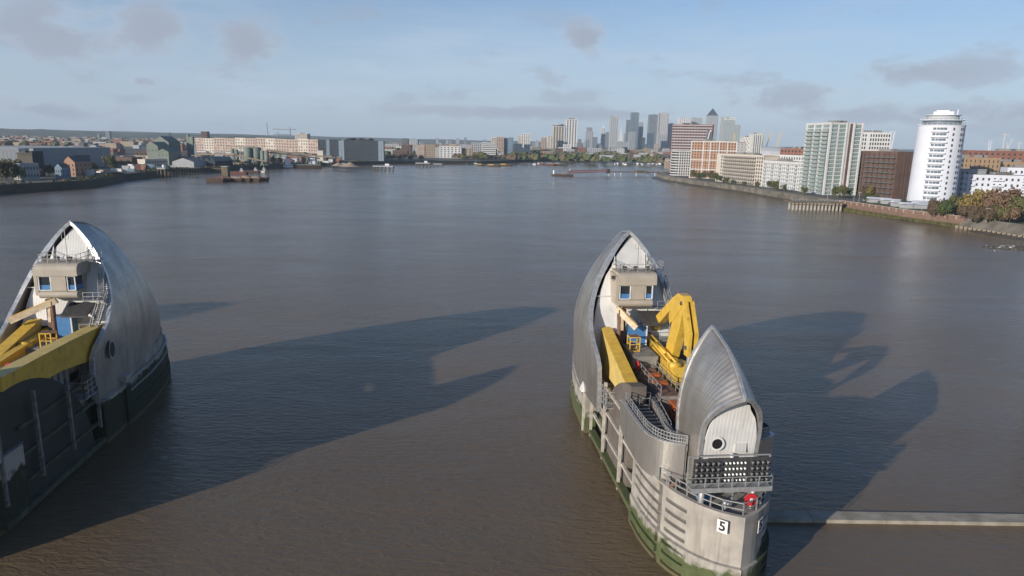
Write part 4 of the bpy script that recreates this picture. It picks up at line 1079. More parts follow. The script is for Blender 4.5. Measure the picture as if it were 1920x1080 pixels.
def block(name, label, cat, p1, p2, ztop, depth, floors=6, bays=8, sbays=4, wall='w_white', glass='g_dark', roof='rf', win=(0.55, 0.55), proud=0.3, faces='FLR',
          joined=False, balc=None, bmat='balc', band=None, plant=True, group=None, z0=GND, skip=None, skipL=None, lift=0.5, frames=None, balcL=None, pent=None):
    p1, p2 = Vector(p1[:2]), Vector(p2[:2]); W = (p2 - p1).length; H = ztop - z0; D = depth
    r = empty(name, (p1.x, p1.y, z0), math.atan2(p2.y - p1.y, p2.x - p1.x), label, cat, group)
    fm = {'F': (lambda a, o, z: (a, -o, z), W, bays, 0), 'L': (lambda a, o, z: (-o, D - a, z), D, sbays, -PI / 2), 'R': (lambda a, o, z: (W + o, a, z), D, sbays, PI / 2)}
    wb = MB(); wb.box(0, 0, -1, W, D, H); wb.box(-.02 - proud, -.02 - proud, H - .01, W + .02 + proud, D, H + .7)
    def fb(b, f, a0, a1, o0, o1, z0_, z1_, mi=0):
        c = [f(a, o, z) for a, o, z in ((a0, o0, z0_), (a1, o0, z0_), (a1, o1, z0_), (a0, o1, z0_), (a0, o0, z1_), (a1, o0, z1_), (a1, o1, z1_), (a0, o1, z1_))]
        b.add(c, [(3, 2, 1, 0), (4, 5, 6, 7), (0, 1, 5, 4), (1, 2, 6, 5), (2, 3, 7, 6), (3, 0, 4, 7)], mi)
    fh = (H - 0.6) / floors
    gl = MB(); wins = {}; bals = {}
    for k in faces:
        f, Lf, nb, rz = fm[k]
        if nb <= 0: 
            continue
        cw = Lf / nb; ww, wh = cw * win[0], fh * win[1]
        sk = skip if k == 'F' else skipL
        if proud > 0:
            for i in range(nb + 1):
                a = i * cw; hw = (cw - ww) / 2
                a0, a1 = max(a - hw, -(proud if k == 'F' else 0)), min(a + hw, Lf + (proud if k == 'F' else 0))
                fb(wb, f, a0, a1, 0, proud, 0, H)
            for j in range(floors + 1):
                zc = j * fh; z0_, z1_ = zc - (fh - wh) * .35, zc + (fh - wh) * .65
                if j == floors: z1_ = H
                fb(wb, f, 0.01, Lf - 0.01, 0, proud - .03 if band is None else proud + .25, max(0, z0_), z1_, 1 if band else 0)
        bset = balc if k == 'F' else balcL
        for i in range(nb):
            for j in range(floors):
                if sk and sk(i, j): 
                    if proud > 0: fb(wb, f, i * cw + .02, (i + 1) * cw - .02, 0, proud - .015, j * fh + .02, (j + 1) * fh - .02)
                    continue
                ac, zc = (i + .5) * cw, (j + .5) * fh + fh * .15 * (1 - win[1])
                if joined: fb(gl, f, ac - ww / 2, ac + ww / 2, 0.01 if proud > 0 else -.05, 0.06, zc - wh / 2, zc + wh / 2)
                else:
                    key = k
                    if key not in wins:
                        wins[key] = MB().box(-ww / 2, -.05, -wh / 2, ww / 2, -.01, wh / 2).obj('window', M[glass], r, f(ac, 0, zc)); wins[key].rotation_euler = (0, 0, rz)
                    else: link_copy(wins[key], r, f(ac, 0, zc))
                if bset and bset(i, j):
                    if joined: fb(gl, f, ac - cw * .42, ac + cw * .42, proud, proud + 1.1, zc - wh / 2 - .15, zc - wh / 2 + .0)
                    elif k not in bals:
                        bals[k] = MB().box(-cw * .44, -1.5, -.16, cw * .44, 0, 0, 0).box(-cw * .44, -1.5, 0.0, cw * .44, -1.44, 1.0, 1).obj('balcony', [M[wall] if band is None else M[band], M[bmat]], r, f(ac, proud, zc - wh / 2 - .02)); bals[k].rotation_euler = (0, 0, rz)
                    else: link_copy(bals[k], r, f(ac, proud, zc - wh / 2 - .02))
    wb.obj('wall', [M[wall], M[band or wall]], r)
    if joined and gl.v: gl.obj('glazing', M[glass], r, kind='stuff')
    rb = MB(); rb.box(.4, .4, H + .1, W - .4, D - .4, H + .72)
    if plant:
        q = random.Random(int(W * 100)); 
        for _ in range(2 if W > 15 else 1):
            x = q.uniform(.15, .6) * W; rb.box(x, D * .3, H + .7, x + W * .22, D * .65, H + 2.6)
    rb.obj('roof', M[roof], r)
    return r

# ---- the right bank, from the far end to the near end
XY = lambda px, Y, py=300: (at(px, py, Y).x, Y)
# curved white block
def round_block(name, label, cat, c, rx, ry, rz, z0, ztop, floors, wall, glass, a0=PI, a1=2 * PI, n=24, bands=True, slab=1.3, band_h=1.0, group=None, bmat='balc', top_steps=(), winset=None):
    r = empty(name, (c[0], c[1], z0), rz, label, cat, group); H = ztop - z0
    b = MB(); ring = [(rx * math.cos(2 * PI * k / 40), ry * math.sin(2 * PI * k / 40)) for k in range(40)]
    b.prism(ring, -1, H); wo = b.obj('wall', M[wall], r)
    return r, H
blkA = empty('apartment_block', (*XY(1262, 840), GND), 0, 'white rounded apartment block with curved balconies at the far tip of the right bank', 'building')
xl, xr = XY(1262, 815)[0] - 0.0, XY(1299, 815)[0]; Wd = xr - xl; blkA.location = (xl, 815, GND); HA = at(1262, 284, 815).z - GND
def stadium(W, D, k=16): return [(W, 0), (W, D), (D * .5, D)] + [(D * .5 - D * .5 * math.sin(PI * i / k), D * .5 + D * .5 * math.cos(PI * i / k)) for i in range(1, k)] + [(D * .5, 0)]
MB().prism([(x, y) for x, y in stadium(Wd, 16)][::1], -1, HA).obj('wall', M['g_dark'], blkA)
fl = HA / 9
sl = MB(); big = [(x if x > Wd - .1 else x, y) for x, y in stadium(Wd + 0, 16)]
for j in range(10):
    o = MB().prism([((x - Wd / 2) * 1.08 + Wd / 2, (y - 8) * 1.16 + 8) for x, y in stadium(Wd, 16)], 0, .95)
    if j == 0: s0 = o.obj('floor_band', M['w_white'], blkA, (0, 0, 0.2)); 
    else: link_copy(s0, blkA, (0, 0, min(j * fl, HA)))
fin = None
for i in range(7):
    x = 7 + (Wd - 7) * i / 6
    if fin is None: fin = MB().box(-.4, -1.2, 0, .4, 0, HA).obj('fin', M['w_white'], blkA, (x, 0, 0))
    else: link_copy(fin, blkA, (x, 0, 0))

sl2 = at(1256, 233, 930); 
block('apartment_slab', 'big broad grey-and-maroon slab with white floor lines, tallest behind the orange block', 'building', XY(1257, 945), XY(1331, 927), sl2.z, 20, floors=17, bays=14, sbays=3, wall='w_maroon', glass='g_dark', win=(.45, .62), proud=.5, band='w_lgrey', joined=False, faces='F')
block('apartment_block', 'orange brick apartment block framed by white bands', 'building', XY(1295, 765), XY(1379, 750), at(1295, 265, 770).z, 24, floors=13, bays=16, sbays=5, wall='w_orange', glass='g_dark', win=(.42, .62), band=None, faces='FL', proud=.35)
ob = bpy.data.objects['apartment_block.001']; b = MB(); Wb = (Vector(XY(1379, 750)) - Vector(XY(1295, 765))).length; Hb = at(1295, 265, 762).z - GND
for z in (0.0, .245, .5, .76, 1.0): b.box(-.6, -.75, z * Hb - .4, Wb + .3, -.36, z * Hb + .6)
for x in (0, .27, .42, .62, .80, 1.0): b.box(x * Wb - .5, -.72, 0, x * Wb + .5, -.37, Hb)
b.obj('white_frame', M['w_white'], ob)
yC1, yCm, yC2 = 705, 628, 572
xb = lambda Y: 0
block('apartment_block', 'long cream river block with deep balconies, left half of the terrace', 'building', XY(1345, yC1), XY(1432, yCm), at(1345, 289, yC1).z, 18, floors=8, bays=22, sbays=4, wall='w_cream', glass='g_dark', win=(.62, .66), balc=lambda i, j: i >= 4 and i < 19, proud=.45, faces='FL', bmat='balcd', skip=lambda i, j: i in (0, 1))
block('apartment_block', 'long white river block with tall narrow windows beside the glazed tower', 'building', XY(1433, yCm - 1), XY(1506, yC2), at(1433, 302, yCm).z, 18, floors=7, bays=20, sbays=3, wall='w_white', glass='g_mid', win=(.5, .62), balc=lambda i, j: i % 4 == 1, proud=.4, faces='F')
block('apartment_block', 'set-back white top storey seen over the river terrace', 'building', XY(1425, 660), XY(1507, 600), at(1425, 290, 660).z, 12, floors=8, bays=18, sbays=2, wall='w_white', glass='g_dark', win=(.5, .6), proud=.3, faces='F', joined=True, plant=False)
# glazed tower
cD = Vector((at(1551, 300, 530).x, 530)); WD = 25.5
dirD = Vector((math.cos(R(8)), math.sin(R(8)))); zD = at(1550, 231, 530).z
tD = block('tower_block', 'tall cream-framed tower with green glass corners and bubble balconies', 'tower', cD, cD + dirD * WD, zD, 32, floors=18, bays=4, sbays=3, wall='w_white', glass='g_green', win=(.84, .78), proud=.6, faces='FL', skip=lambda i, j: i == 2, balcL=lambda i, j: j < 17, bmat='balc')
for x0, y0, x1, y1 in ((-.9, -1.0, .5, .5), (12.3, -1.1, 13.3, -.6), (18.2, -1.1, 19.4, -.6), (WD - .5, -1.1, WD + .8, .5), (-.9, 31.5, .3, 32.6)):
    MB().box(x0, y0, 0, x1, y1, zD - GND + .8).obj('frame_column', M['w_white'], tD)
b = MB(); b.box(15.3, -.9, 1, 17.0, -.6, zD - GND); b.obj('dark_gap', M['w_brown'], tD)
block('office_block', 'white block with a square grid of dark windows behind the glazed tower', 'building', XY(1606, 660), XY(1664, 655), at(1606, 249, 660).z, 20, floors=13, bays=12, sbays=3, wall='w_white', glass='g_dark', win=(.62, .62), proud=.5, faces='F', skip=lambda i, j: i == 3)
block('apartment_block', 'tan brick block with wide balconies low behind the glazed tower', 'building', XY(1604, 610), XY(1648, 610), at(1604, 289, 610).z, 16, floors=9, bays=5, sbays=3, wall='w_tan', glass='g_dark', win=(.5, .6), proud=.3, faces='F', balc=lambda i, j: i in (2, 3))
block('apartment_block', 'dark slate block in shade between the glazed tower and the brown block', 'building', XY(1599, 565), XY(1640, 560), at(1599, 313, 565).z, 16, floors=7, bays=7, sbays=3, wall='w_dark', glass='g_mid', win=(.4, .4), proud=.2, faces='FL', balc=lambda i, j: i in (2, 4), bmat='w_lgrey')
cG = Vector(XY(1682, 500)); dG = Vector((math.cos(R(12)), math.sin(R(12))))
tG = block('apartment_block', 'dark brown brick block, balconied river side and plain ribbed right side', 'building', cG, cG + dG * 18, at(1682, 286, 500).z, 36, floors=9, bays=6, sbays=7, wall='w_brown', glass='g_dark', win=(.22, .96), proud=.3, faces='FL', balcL=lambda i, j: i > 0, bmat='balcd', skip=lambda i, j: i == 0)
# oval white tower
cH = at(1756, 300, 447); zH = at(1750, 236, 447).z
tH = empty('tower_block', (cH.x, 447, GND), -R(29), 'tall bright white oval tower with stepped round top', 'tower'); HH = zH - GND
RX, RY = 13.6, 12.5
ring = lambda k, n=48: [(RX * k * math.cos(2 * PI * i / n), RY * k * math.sin(2 * PI * i / n)) for i in range(n)]
b = MB(); o = len(b.v)
n = 48; vs = [(x, y, 2.6) for x, y in ring(1)] + [(x, y, HH) for x, y in ring(.965)]
b.add(vs, [(i, (i + 1) % n, (i + 1) % n + n, i + n) for i in range(n)], 0, True); b.add([(x, y, HH) for x, y in ring(.965)], [tuple(range(n))])
b.add([(x, y, 2.6) for x, y in ring(1)], [tuple(range(n))[::-1]])
b.obj('wall', M['w_purewhite'], tH)
MB().prism(ring(.86), -1, 2.7).obj('plinth', M['w_grey'], tH)
MB().prism(ring(.99), HH + .0, HH + .5).obj('cornice', M['w_purewhite'], tH)
MB().prism(ring(.80), HH + .4, HH + 3.2).obj('upper_storey', M['g_mid'], tH)
MB().prism(ring(.90), HH + 3.2, HH + 3.7).obj('roof_disc', M['w_purewhite'], tH)
MB().prism(ring(.66), HH + 3.6, HH + 6.4).obj('upper_storey', M['w_lgrey'], tH)
MB().prism(ring(.74), HH + 6.4, HH + 6.8).obj('roof_disc', M['w_purewhite'], tH)
MB().box(-5.5, -4, HH + 6.8, 5.5, 4, HH + 8.8).box(-4, -3, HH + 8.8, 3, 3, HH + 9.6).obj('plant_room', M['w_purewhite'], tH)
MB().bar((7.5, -3, HH + 6.8), (7.5, -3, HH + 10), .5).obj('flue', M['w_purewhite'], tH)
rl = MB()
for k, z in ((.97, HH + .5), (.88, HH + 3.7)):
    rg = ring(k, 28)
    for i in range(28): rl.bar((*rg[i], z + 1.0), (*rg[(i + 1) % 28], z + 1.0), .14); rl.bar((*rg[i], z), (*rg[i], z + 1.0), .12)
rl.obj('terrace_railing', M['w_purewhite'], tH)
fH = (HH - 4) / 14.0; w0 = b0 = w1 = None
for j in range(14):
    z = 3.6 + j * fH; kk = 1 - .035 * (z - 2.6) / (HH - 2.6)
    for ci, (ang, ww) in enumerate(((-PI * .595, 2.0), (-PI * .545, 2.0), (-PI * .500, 2.0), (-PI * .455, 2.0))):
        x, y = RX * kk * math.cos(ang), RY * kk * math.sin(ang); tz = math.atan2(y * RX / RY, x * RY / RX) + PI / 2
        p = (x * 1.004, y * 1.004, z + fH * .52)
        if w0 is None: w0 = MB().box(-.85, -.06, -.62, .85, .5, .75).obj('window', M['g_mid'], tH, p, ); w0.rotation_euler = (0, 0, tz)
        else: link_copy(w0, tH, p, (0, 0, tz))
    ang = -PI * .525; x, y = RX * kk * math.cos(ang), RY * kk * math.sin(ang)
    if b0 is None: b0 = MB().box(-4.6, -1.0, -.2, 4.6, .8, 0).box(-4.6, -1.0, 0, 4.6, -.9, .75).obj('balcony', M['w_purewhite'], tH, (x, y, z), ); b0.rotation_euler = (0, 0, math.atan2(y, x) + PI / 2)
    else: link_copy(b0, tH, (x, y, z))
    for ang, hh in ((-PI * .335, 1.7), (-PI * .20, 1.6), (-PI * .15, 1.6)):
        x, y = RX * kk * math.cos(ang) * 1.003, RY * kk * math.sin(ang) * 1.003
        if w1 is None: w1 = MB().box(-.5, -.06, -.8, .5, .4, .8).obj('window', M['g_dark'], tH, (x, y, z + fH * .5)); w1.rotation_euler = (0, 0, ang + PI / 2)
        else: link_copy(w1, tH, (x, y, z + fH * .5), (0, 0, ang + PI / 2))
p = at(1757, 300, 428)
t = empty('entrance_pavilion', (at(1733, 300, 427).x, 427, GND), 0, 'low white glazed entrance hall at the foot of the oval tower', 'building')
MB().box(0, 0, -1, 10, 7, 3.6).obj('wall', M['w_purewhite'], t); MB().box(-.6, -.6, 3.6, 10.6, 7.4, 4.0).obj('roof', M['w_purewhite'], t)
for k in range(7): MB().box(.5 + k * 1.35, -.06, .5, 1.5 + k * 1.35, -.01, 3.2).obj('window', M['g_mid'], t)
# white terraces right of the tower
block('apartment_block', 'blue-shaded white wing beside the oval tower', 'building', XY(1797, 480), XY(1822, 470), at(1797, 318, 480).z, 14, floors=6, bays=3, sbays=2, wall='w_lgrey', glass='g_dark', win=(.35, .5), faces='F')  # shade of the white wing is put into its pale grey wall
t = block('apartment_block', 'long bright white terraced block with rounded balconies behind the autumn trees', 'building', XY(1822, 465), XY(1990, 452), at(1822, 329, 465).z, 16, floors=5, bays=15, sbays=3, wall='w_purewhite', glass='g_dark', win=(.38, .45), faces='FL', balc=lambda i, j: i in (0, 4, 5, 9), bmat='w_purewhite')
block('apartment_block', 'white stepped upper storeys with a round clock-like disc', 'building', XY(1893, 478), XY(1990, 470), at(1893, 316, 478).z, 12, floors=6, bays=9, sbays=3, wall='w_purewhite', glass='g_dark', win=(.38, .45), faces='FL', joined=True)
block('apartment_block', 'bright ochre brick block behind the white terraces', 'building', XY(1834, 540), XY(1876, 540), at(1834, 297, 540).z, 16, floors=8, bays=5, sbays=3, wall='w_ochre', glass='g_dark', win=(.3, .6), faces='FL', joined=False)
block('apartment_block', 'lower ochre wing with open balconies', 'building', XY(1877, 545), XY(1960, 545), at(1877, 305, 545).z, 14, floors=7, bays=8, sbays=3, wall='w_ochre', glass='g_dark', win=(.5, .5), faces='F')
block('apartment_block', 'dark grey block squeezed between oval tower and ochre block', 'building', XY(1801, 560), XY(1834, 560), at(1801, 296, 560).z, 16, floors=8, bays=4, sbays=3, wall='w_grey', glass='g_dark', win=(.5, .6), faces='F')
block('apartment_block', 'long red-brown brick block on the skyline at the right edge', 'building', XY(1812, 620), XY(1960, 610), at(1812, 283, 620).z, 18, floors=9, bays=14, sbays=3, wall='w_red', glass='g_dark', win=(.4, .5), faces='F')
block('apartment_block', 'low red brick block with dark windows left of the glazed tower', 'building', XY(1462, 760), XY(1508, 740), at(1462, 279, 760).z, 16, floors=8, bays=7, sbays=3, wall='w_red', glass='g_dark', win=(.55, .5), faces='F')
block('apartment_block', 'maroon block with pale floor lines behind the orange block', 'building', XY(1342, 830), XY(1396, 820), at(1342, 267, 830).z, 16, floors=12, bays=8, sbays=3, wall='w_maroon', glass='w_lgrey', win=(.75, .35), faces='F', band='w_lgrey')
block('tower_block', 'narrow tower with a black and white chequered front', 'tower', XY(1392, 950), XY(1410, 950), at(1392, 258, 950).z, 18, floors=17, bays=7, sbays=3, wall='w_white', glass='g_dark', win=(.55, .7), faces='F', skip=lambda i, j: (i + j) % 2 == 0)
block('tower_block', 'narrow pale tower with dark vertical stripes', 'tower', XY(1409, 935), XY(1424, 935), at(1409, 252, 935).z, 18, floors=3, bays=4, sbays=2, wall='w_white', glass='w_dark', win=(.4, .98), faces='F')
# crescent glass tower
cr = empty('crescent_tower', (at(1322, 300, 885).x, 885, GND), 0, 'small tower with a white curved left edge behind the orange block', 'tower'); hC = at(1322, 243, 885).z - GND
b = MB(); prof = [(0, 0), (14, 0), (14, hC * .55)] + [(13 - 9 * math.sin(a), hC * .55 + hC * .45 * math.sin(a)) for a in [PI / 2 * k / 8 for k in range(1, 9)]] + [(2.5, hC * .9), (.8, hC * .7)]
b.add([(x, 0, z) for x, z in prof] + [(x, 12, z) for x, z in prof], [tuple(range(len(prof))), tuple(range(len(prof), 2 * len(prof)))[::-1]] + [(i, (i + 1) % len(prof), (i + 1) % len(prof) + len(prof), i + len(prof)) for i in range(len(prof))]); b.obj('wall', M['g_mid'], cr)
b = MB(); pv = None
for x, z in ((0, 0), (.2, hC * .5), (.9, hC * .7), (2.4, hC * .9), (4.2, hC)):
    if pv: b.bar((pv[0], -.5, pv[1]), (x, -.5, z), 1.2)
    pv = (x, z)
b.obj('edge_fin', M['w_white'], cr)

# ---- towers across the river (Y, px left, px right, py top, ...)
def tower(px0, px1, py, Y, wall, glass, label, floors=24, bays=5, win=(.6, .6), name='tower_block', rot=0.0, extra=None, depth=None, proud=.5, cat='tower', group=None):
    a, c = at(px0, 290, Y), at(px1, 290, Y); W = (c.x - a.x)
    z = at((px0 + px1) / 2, py, Y).z; D = depth or W * .9
    p1 = Vector((a.x, Y)); p2 = p1 + Vector((math.cos(rot), math.sin(rot))) * W
    r = block(name, label, cat, p1, p2, z, D, floors=floors, bays=bays, sbays=max(2, bays - 1), wall=wall, glass=glass, win=win, proud=proud, joined=True, faces='FLR', plant=W > 30, group=group)
    if extra: extra(r, W, D, z - GND)
    return r
def crown(m, h=8, k=.6):
    def f(r, W, D, H): MB().box(W * (1 - k) / 2, D * .2, H + .7, W * (1 + k) / 2, D * .8, H + h).obj('roof_plant', M[m], r)
    return f
def pyramid(r, W, D, H):
    MB().add([(0, 0, H + .7), (W, 0, H + .7), (W, D, H + .7), (0, D, H + .7), (W / 2, D / 2, H + 42)], [(0, 1, 4), (1, 2, 4), (2, 3, 4), (3, 0, 4)]).obj('pyramid_roof', M['w_dark'], r)
def v_top(r, W, D, H):
    MB().slab([(0, H), (D, H), (D, H + 10), (0, H + 4)], 0, W * .35).obj('roof_fin', M['w_lgrey'], r)
    MB().slab([(0, H), (D, H), (D, H + 8), (0, H + 12)], W * .65, W).obj('roof_fin', M['w_lgrey'], r)
def signbox(r, W, D, H):
    MB().box(0, -2, H - 16, W, -1, H - 1).obj('sign_band', M['w_white'], r)
    for k in range(6): MB().box(W * (.16 + k * .06), -2.4, H - 9.5, W * (.20 + k * .06), -2.02, H - 5).obj('sign_mark', M['w_dark'], r)
    MB().box(W * .7, -2.4, H - 9, W * .8, -2.02, H - 6).obj('sign_mark', M['w_dark'], r)
def rings(r, W, D, H):
    MB().prism([(W / 2 + W * .45 * math.cos(PI * k / 8), D / 2 + D * .45 * math.sin(PI * k / 8)) for k in range(16)], H + .7, H + 8).obj('round_crown', M['w_lgrey'], r)
    MB().prism([(W / 2 + W * .6 * math.cos(PI * k / 8), D / 2 + D * .6 * math.sin(PI * k / 8)) for k in range(16)], H + 3, H + 5).obj('crown_ring', M['w_grey'], r)
tower(1036, 1056, 237, 2300, 'w_cream', 'g_dark', 'tall pale-framed tower with a round crown, leftmost of the high towers', 24, 4, (.68, .8), extra=rings)
tower(1060, 1080, 224, 2300, 'w_white', 'g_dark', 'tall brilliant white tower with black vertical bays', 22, 4, (.42, .86), extra=crown('w_grey', 5, .5))
tower(1056, 1068, 271, 2250, 'w_white', 'g_mid', 'low white base block leaning on the brilliant white tower', 10, 3)
tower(1014, 1024, 258, 2300, 'w_pink', 'g_dark', 'narrow pinkish tower left of the round-crowned tower', 16, 3)
tower(1026, 1036, 255, 2250, 'w_cream', 'g_mid', 'slim cream tower touching the round-crowned tower', 17, 2)
tower(1083, 1089, 261, 3000, 'w_grey', 'g_dark', 'tiny twin-peaked tower right of the brilliant white tower', 14, 2)
tower(1097, 1111, 247, 3600, 'w_lgrey', 'g_mid', 'pale grey tower with a stepped darker top', 18, 4, extra=crown('w_grey', 22, .75))
tower(1097, 1104, 262, 3400, 'w_grey', 'g_blue', 'small dark tower in front of the stepped pale one', 12, 2)
tower(1110, 1119, 257, 3500, 'w_grey', 'g_blue', 'dark blue rounded office tower with lower wing', 14, 3)
tower(1119, 1128, 272, 3450, 'w_grey', 'g_blue', 'low blue glass office wing', 9, 3)
tower(1126, 1133, 240, 3700, 'w_white', 'g_mid', 'slim white tower with a set-back head', 24, 2, extra=crown('w_white', 12, .5))
tower(1133, 1142, 248, 3800, 'w_grey', 'g_mid', 'blue-grey tower behind the slim white one', 20, 3)
tower(1142, 1156, 221, 3300, 'w_lgrey', 'g_mid', 'tall pale tower with a V-notched top', 36, 4, (.5, .5), extra=v_top)
sp = empty('spire_tower', (at(1162, 290, 5200).x, 5200, GND), 0, 'thin white pyramid spire far behind the towers', 'spire'); Hs = at(1163, 237, 5200).z - GND
MB().add([(-20, -20, 0), (20, -20, 0), (20, 20, 0), (-20, 20, 0), (-1, -1, Hs), (1, -1, Hs), (1, 1, Hs), (-1, 1, Hs)], [(0, 1, 5, 4), (1, 2, 6, 5), (2, 3, 7, 6), (3, 0, 4, 7), (4, 5, 6, 7)]).obj('wall', M['w_white'], sp)
MB().box(-1, -1, Hs, 1, 1, Hs + 22).obj('spire_tip', M['w_white'], sp)
tower(1155, 1178, 266, 3500, 'w_lgrey', 'g_mid', 'wide low pale office block under the spire', 8, 9)
tower(1168, 1174, 250, 4200, 'w_lgrey', 'g_mid', 'small pale tower right of the spire', 16, 2)
tower(1172, 1182, 225, 3700, 'w_grey', 'g_blue', 'dark blue glass tower, lower left half of the tallest pair', 34, 3, (.8, .8))
tower(1180, 1194, 211, 3650, 'w_grey', 'g_blue', 'dark blue glass tower, tallest on the skyline', 40, 4, (.8, .8))
tower(1178, 1189, 248, 3200, 'w_lgrey', 'g_mid', 'pale glass tower standing before the tallest pair', 22, 3, (.75, .7))
tower(1193, 1203, 229, 3800, 'w_lgrey', 'g_mid', 'pale grey slab tower right of the tallest pair', 30, 3)
tower(1203, 1208, 258, 3400, 'w_dark', 'g_blue', 'small dark rounded tower between the slabs', 14, 2)
tower(1214, 1231, 215, 3300, 'w_grey', 'g_mid', 'broad hazy glass tower left of the lattice tower', 36, 4, (.85, .6))
tower(1213, 1224, 250, 3000, 'w_dark', 'g_blue', 'dark glass lower block in front of the broad hazy tower', 20, 3, (.8, .7))
def lattice(r, W, D, H):
    b = MB()
    for k in range(14):
        z0_, z1_ = H * (.45 + k * .039), H * (.45 + (k + 2) * .039)
        for q in range(-1, 4):
            x = W * (q * .33); b.bar((max(0, x), -1.2, z0_), (min(W, x + W * .33), -1.2, min(H, z1_)), 1.3)
            b.bar((min(W, x + W * .33), -1.0, z0_), (max(0, x), -1.0, min(H, z1_)), 1.0)
    b.obj('lattice_front', M['w_white'], r)
tower(1232, 1249, 212, 3100, 'w_lgrey', 'g_mid', 'tall tower with a white diamond lattice over its upper half', 34, 5, (.4, .9), extra=lattice)
tower(1249, 1262, 232, 3400, 'w_lgrey', 'g_mid', 'pale slab tower just left of the grey-and-maroon slab', 28, 3)
tower(1227, 1233, 270, 2800, 'w_pink', 'g_mid', 'small pink block at the foot of the lattice tower', 8, 2)
tower(1270, 1291, 221, 3900, 'w_white', 'g_mid', 'white lattice-topped tower rising behind the maroon slab', 30, 6, (.4, .5))
tower(1290, 1312, 221, 4000, 'w_lgrey', 'g_green', 'pale green office tower behind the maroon slab', 30, 6)
oc = tower(1323, 1341, 217, 3900, 'w_lgrey', 'g_mid', 'broad grey tower with a pointed pyramid roof', 34, 7, (.5, .5), extra=pyramid)
tower(1352, 1373, 219, 3800, 'w_lgrey', 'g_green', 'green glass tower with a white sign band at its top', 32, 6, extra=signbox)
tower(1354, 1384, 234, 3600, 'w_lgrey', 'g_green', 'broad lower green glass tower below the signed one', 28, 8)
# middle of the far bank
tower(755, 765, 260, 1900, 'w_dark', 'w_white', 'small black and white chequered high-rise', 12, 4, (.5, .4), name='high_rise')
tower(766, 783, 262, 2000, 'w_lgrey', 'g_mid', 'pale grey paired high-rise right of the chequered one', 12, 5, (.4, .6), name='high_rise')
for k, (a, c, py, m, lab) in enumerate(((783, 797, 274, 'w_pink', 'tan terrace block with arched roof, first of the far brick row'), (797, 816, 272, 'w_tan', 'tan block with two round gables in the far brick row'), (817, 828, 277, 'w_lgrey', 'grey stepped block in the middle of the far brick row'), (829, 842, 275, 'w_red', 'reddish low block in the far brick row'), (842, 856, 272, 'w_ochre', 'yellow brick block at the right end of the far brick row'))):
    tower(a, c, py, 1420, m, 'g_dark', lab, 6, 6, (.4, .6), name='apartment_block', cat='building')
tower(856, 884, 281, 1450, 'w_dark', 'g_dark', 'dark low block behind autumn trees beside the far brick row', 5, 9, name='apartment_block', cat='building')
tower(884, 903, 268, 1550, 'w_lgrey', 'g_dark', 'pale grey stepped block left of the striped white block', 8, 5, name='apartment_block', cat='building')
tower(904, 929, 268, 1500, 'w_white', 'g_dark', 'white block with bold dark floor stripes', 8, 1, (.98, .45), name='office_block', cat='building')
tower(921, 931, 258, 1750, 'w_cream', 'g_dark', 'cream high-rise with a dark strip, left of the middle group', 14, 3, name='high_rise')
tower(931, 944, 257, 1700, 'w_pink', 'g_dark', 'pinkish high-rise in the middle group', 14, 4, name='high_rise')
tower(944, 953, 259, 1720, 'w_lgrey', 'g_mid', 'pale grey high-rise in the middle group', 14, 3, name='high_rise')
tower(952, 962, 258, 1650, 'w_blue', 'g_blue', 'blue-grey high-rise at the right of the middle group', 14, 3, name='high_rise')
tower(962, 978, 270, 1640, 'w_dark', 'g_blue', 'dark lower office wing by the blue-grey high-rise', 9, 5, name='office_block', cat='building')
tower(977, 993, 251, 1700, 'w_white', 'g_dark', 'white and dark striped tower right of the middle group', 16, 4, (.5, .6))
tower(971, 978, 255, 1900, 'w_cream', 'g_dark', 'cream block behind the white and dark tower', 14, 2, name='high_rise')
tower(978, 994, 278, 1600, 'w_dark', 'g_blue', 'dark glass podium under the white and dark tower', 6, 5, name='office_block', cat='building')
tower(994, 1013, 282, 1750, 'w_dark', 'g_dark', 'low dark building between the two tower groups', 4, 6, name='office_block', cat='building')
tower(1012, 1019, 285, 1640, 'w_ochre', 'g_dark', 'tall narrow ochre block on the far quay', 8, 2, name='apartment_block', cat='building')
tower(1019, 1036, 284, 1660, 'w_tan', 'g_dark', 'brown block on the far quay beside the ochre one', 7, 4, name='apartment_block', cat='building')
tower(1050, 1092, 286, 1900, 'w_dark', 'g_dark', 'long dark building at the foot of the brilliant white tower', 4, 9, name='office_block', cat='building')
tower(1100, 1124, 284, 2300, 'w_tan', 'g_mid', 'long tan shed among trees on the far bank', 3, 7, name='shed', cat='building')
tower(1196, 1216, 291, 2000, 'w_white', 'g_mid', 'low white depot on the far bank at the right', 2, 5, name='depot', cat='building')
tower(1157, 1170, 280, 2200, 'w_white', 'g_mid', 'white stepped block under the spire on the far bank', 5, 4, name='apartment_block', cat='building')
tower(1136, 1146, 283, 2300, 'w_white', 'g_mid', 'small white block under the V-notched tower', 3, 3, name='apartment_block', cat='building')
tower(380, 391, 247, 1750, 'w_brown', 'g_dark', 'brown square high-rise above the pink terrace', 12, 4, (.4, .5), name='high_rise')
tower(555, 577, 251, 1800, 'w_cream', 'g_dark', 'cream high-rise with dark stripes behind the pink terrace', 8, 6, (.4, .8), name='high_rise')
tower(682, 690, 266, 2600, 'w_lgrey', 'g_mid', 'small far pale block right of the blue-ended terrace', 6, 3, name='high_rise')
tw = lambda x0, x1, y, Y, m, lab: tower(x0, x1, y, Y, m, 'g_mid', lab, 16, 3, name='tower_block')
tw(202, 209, 246, 2900, 'w_grey', 'slim dark tower with a curved top before the far left hills')
tw(318, 322, 249, 3300, 'w_dark', 'thin dark tower near the left hills')
tw(186, 190, 252, 3000, 'w_grey', 'thin grey tower, small companion of the curved one')
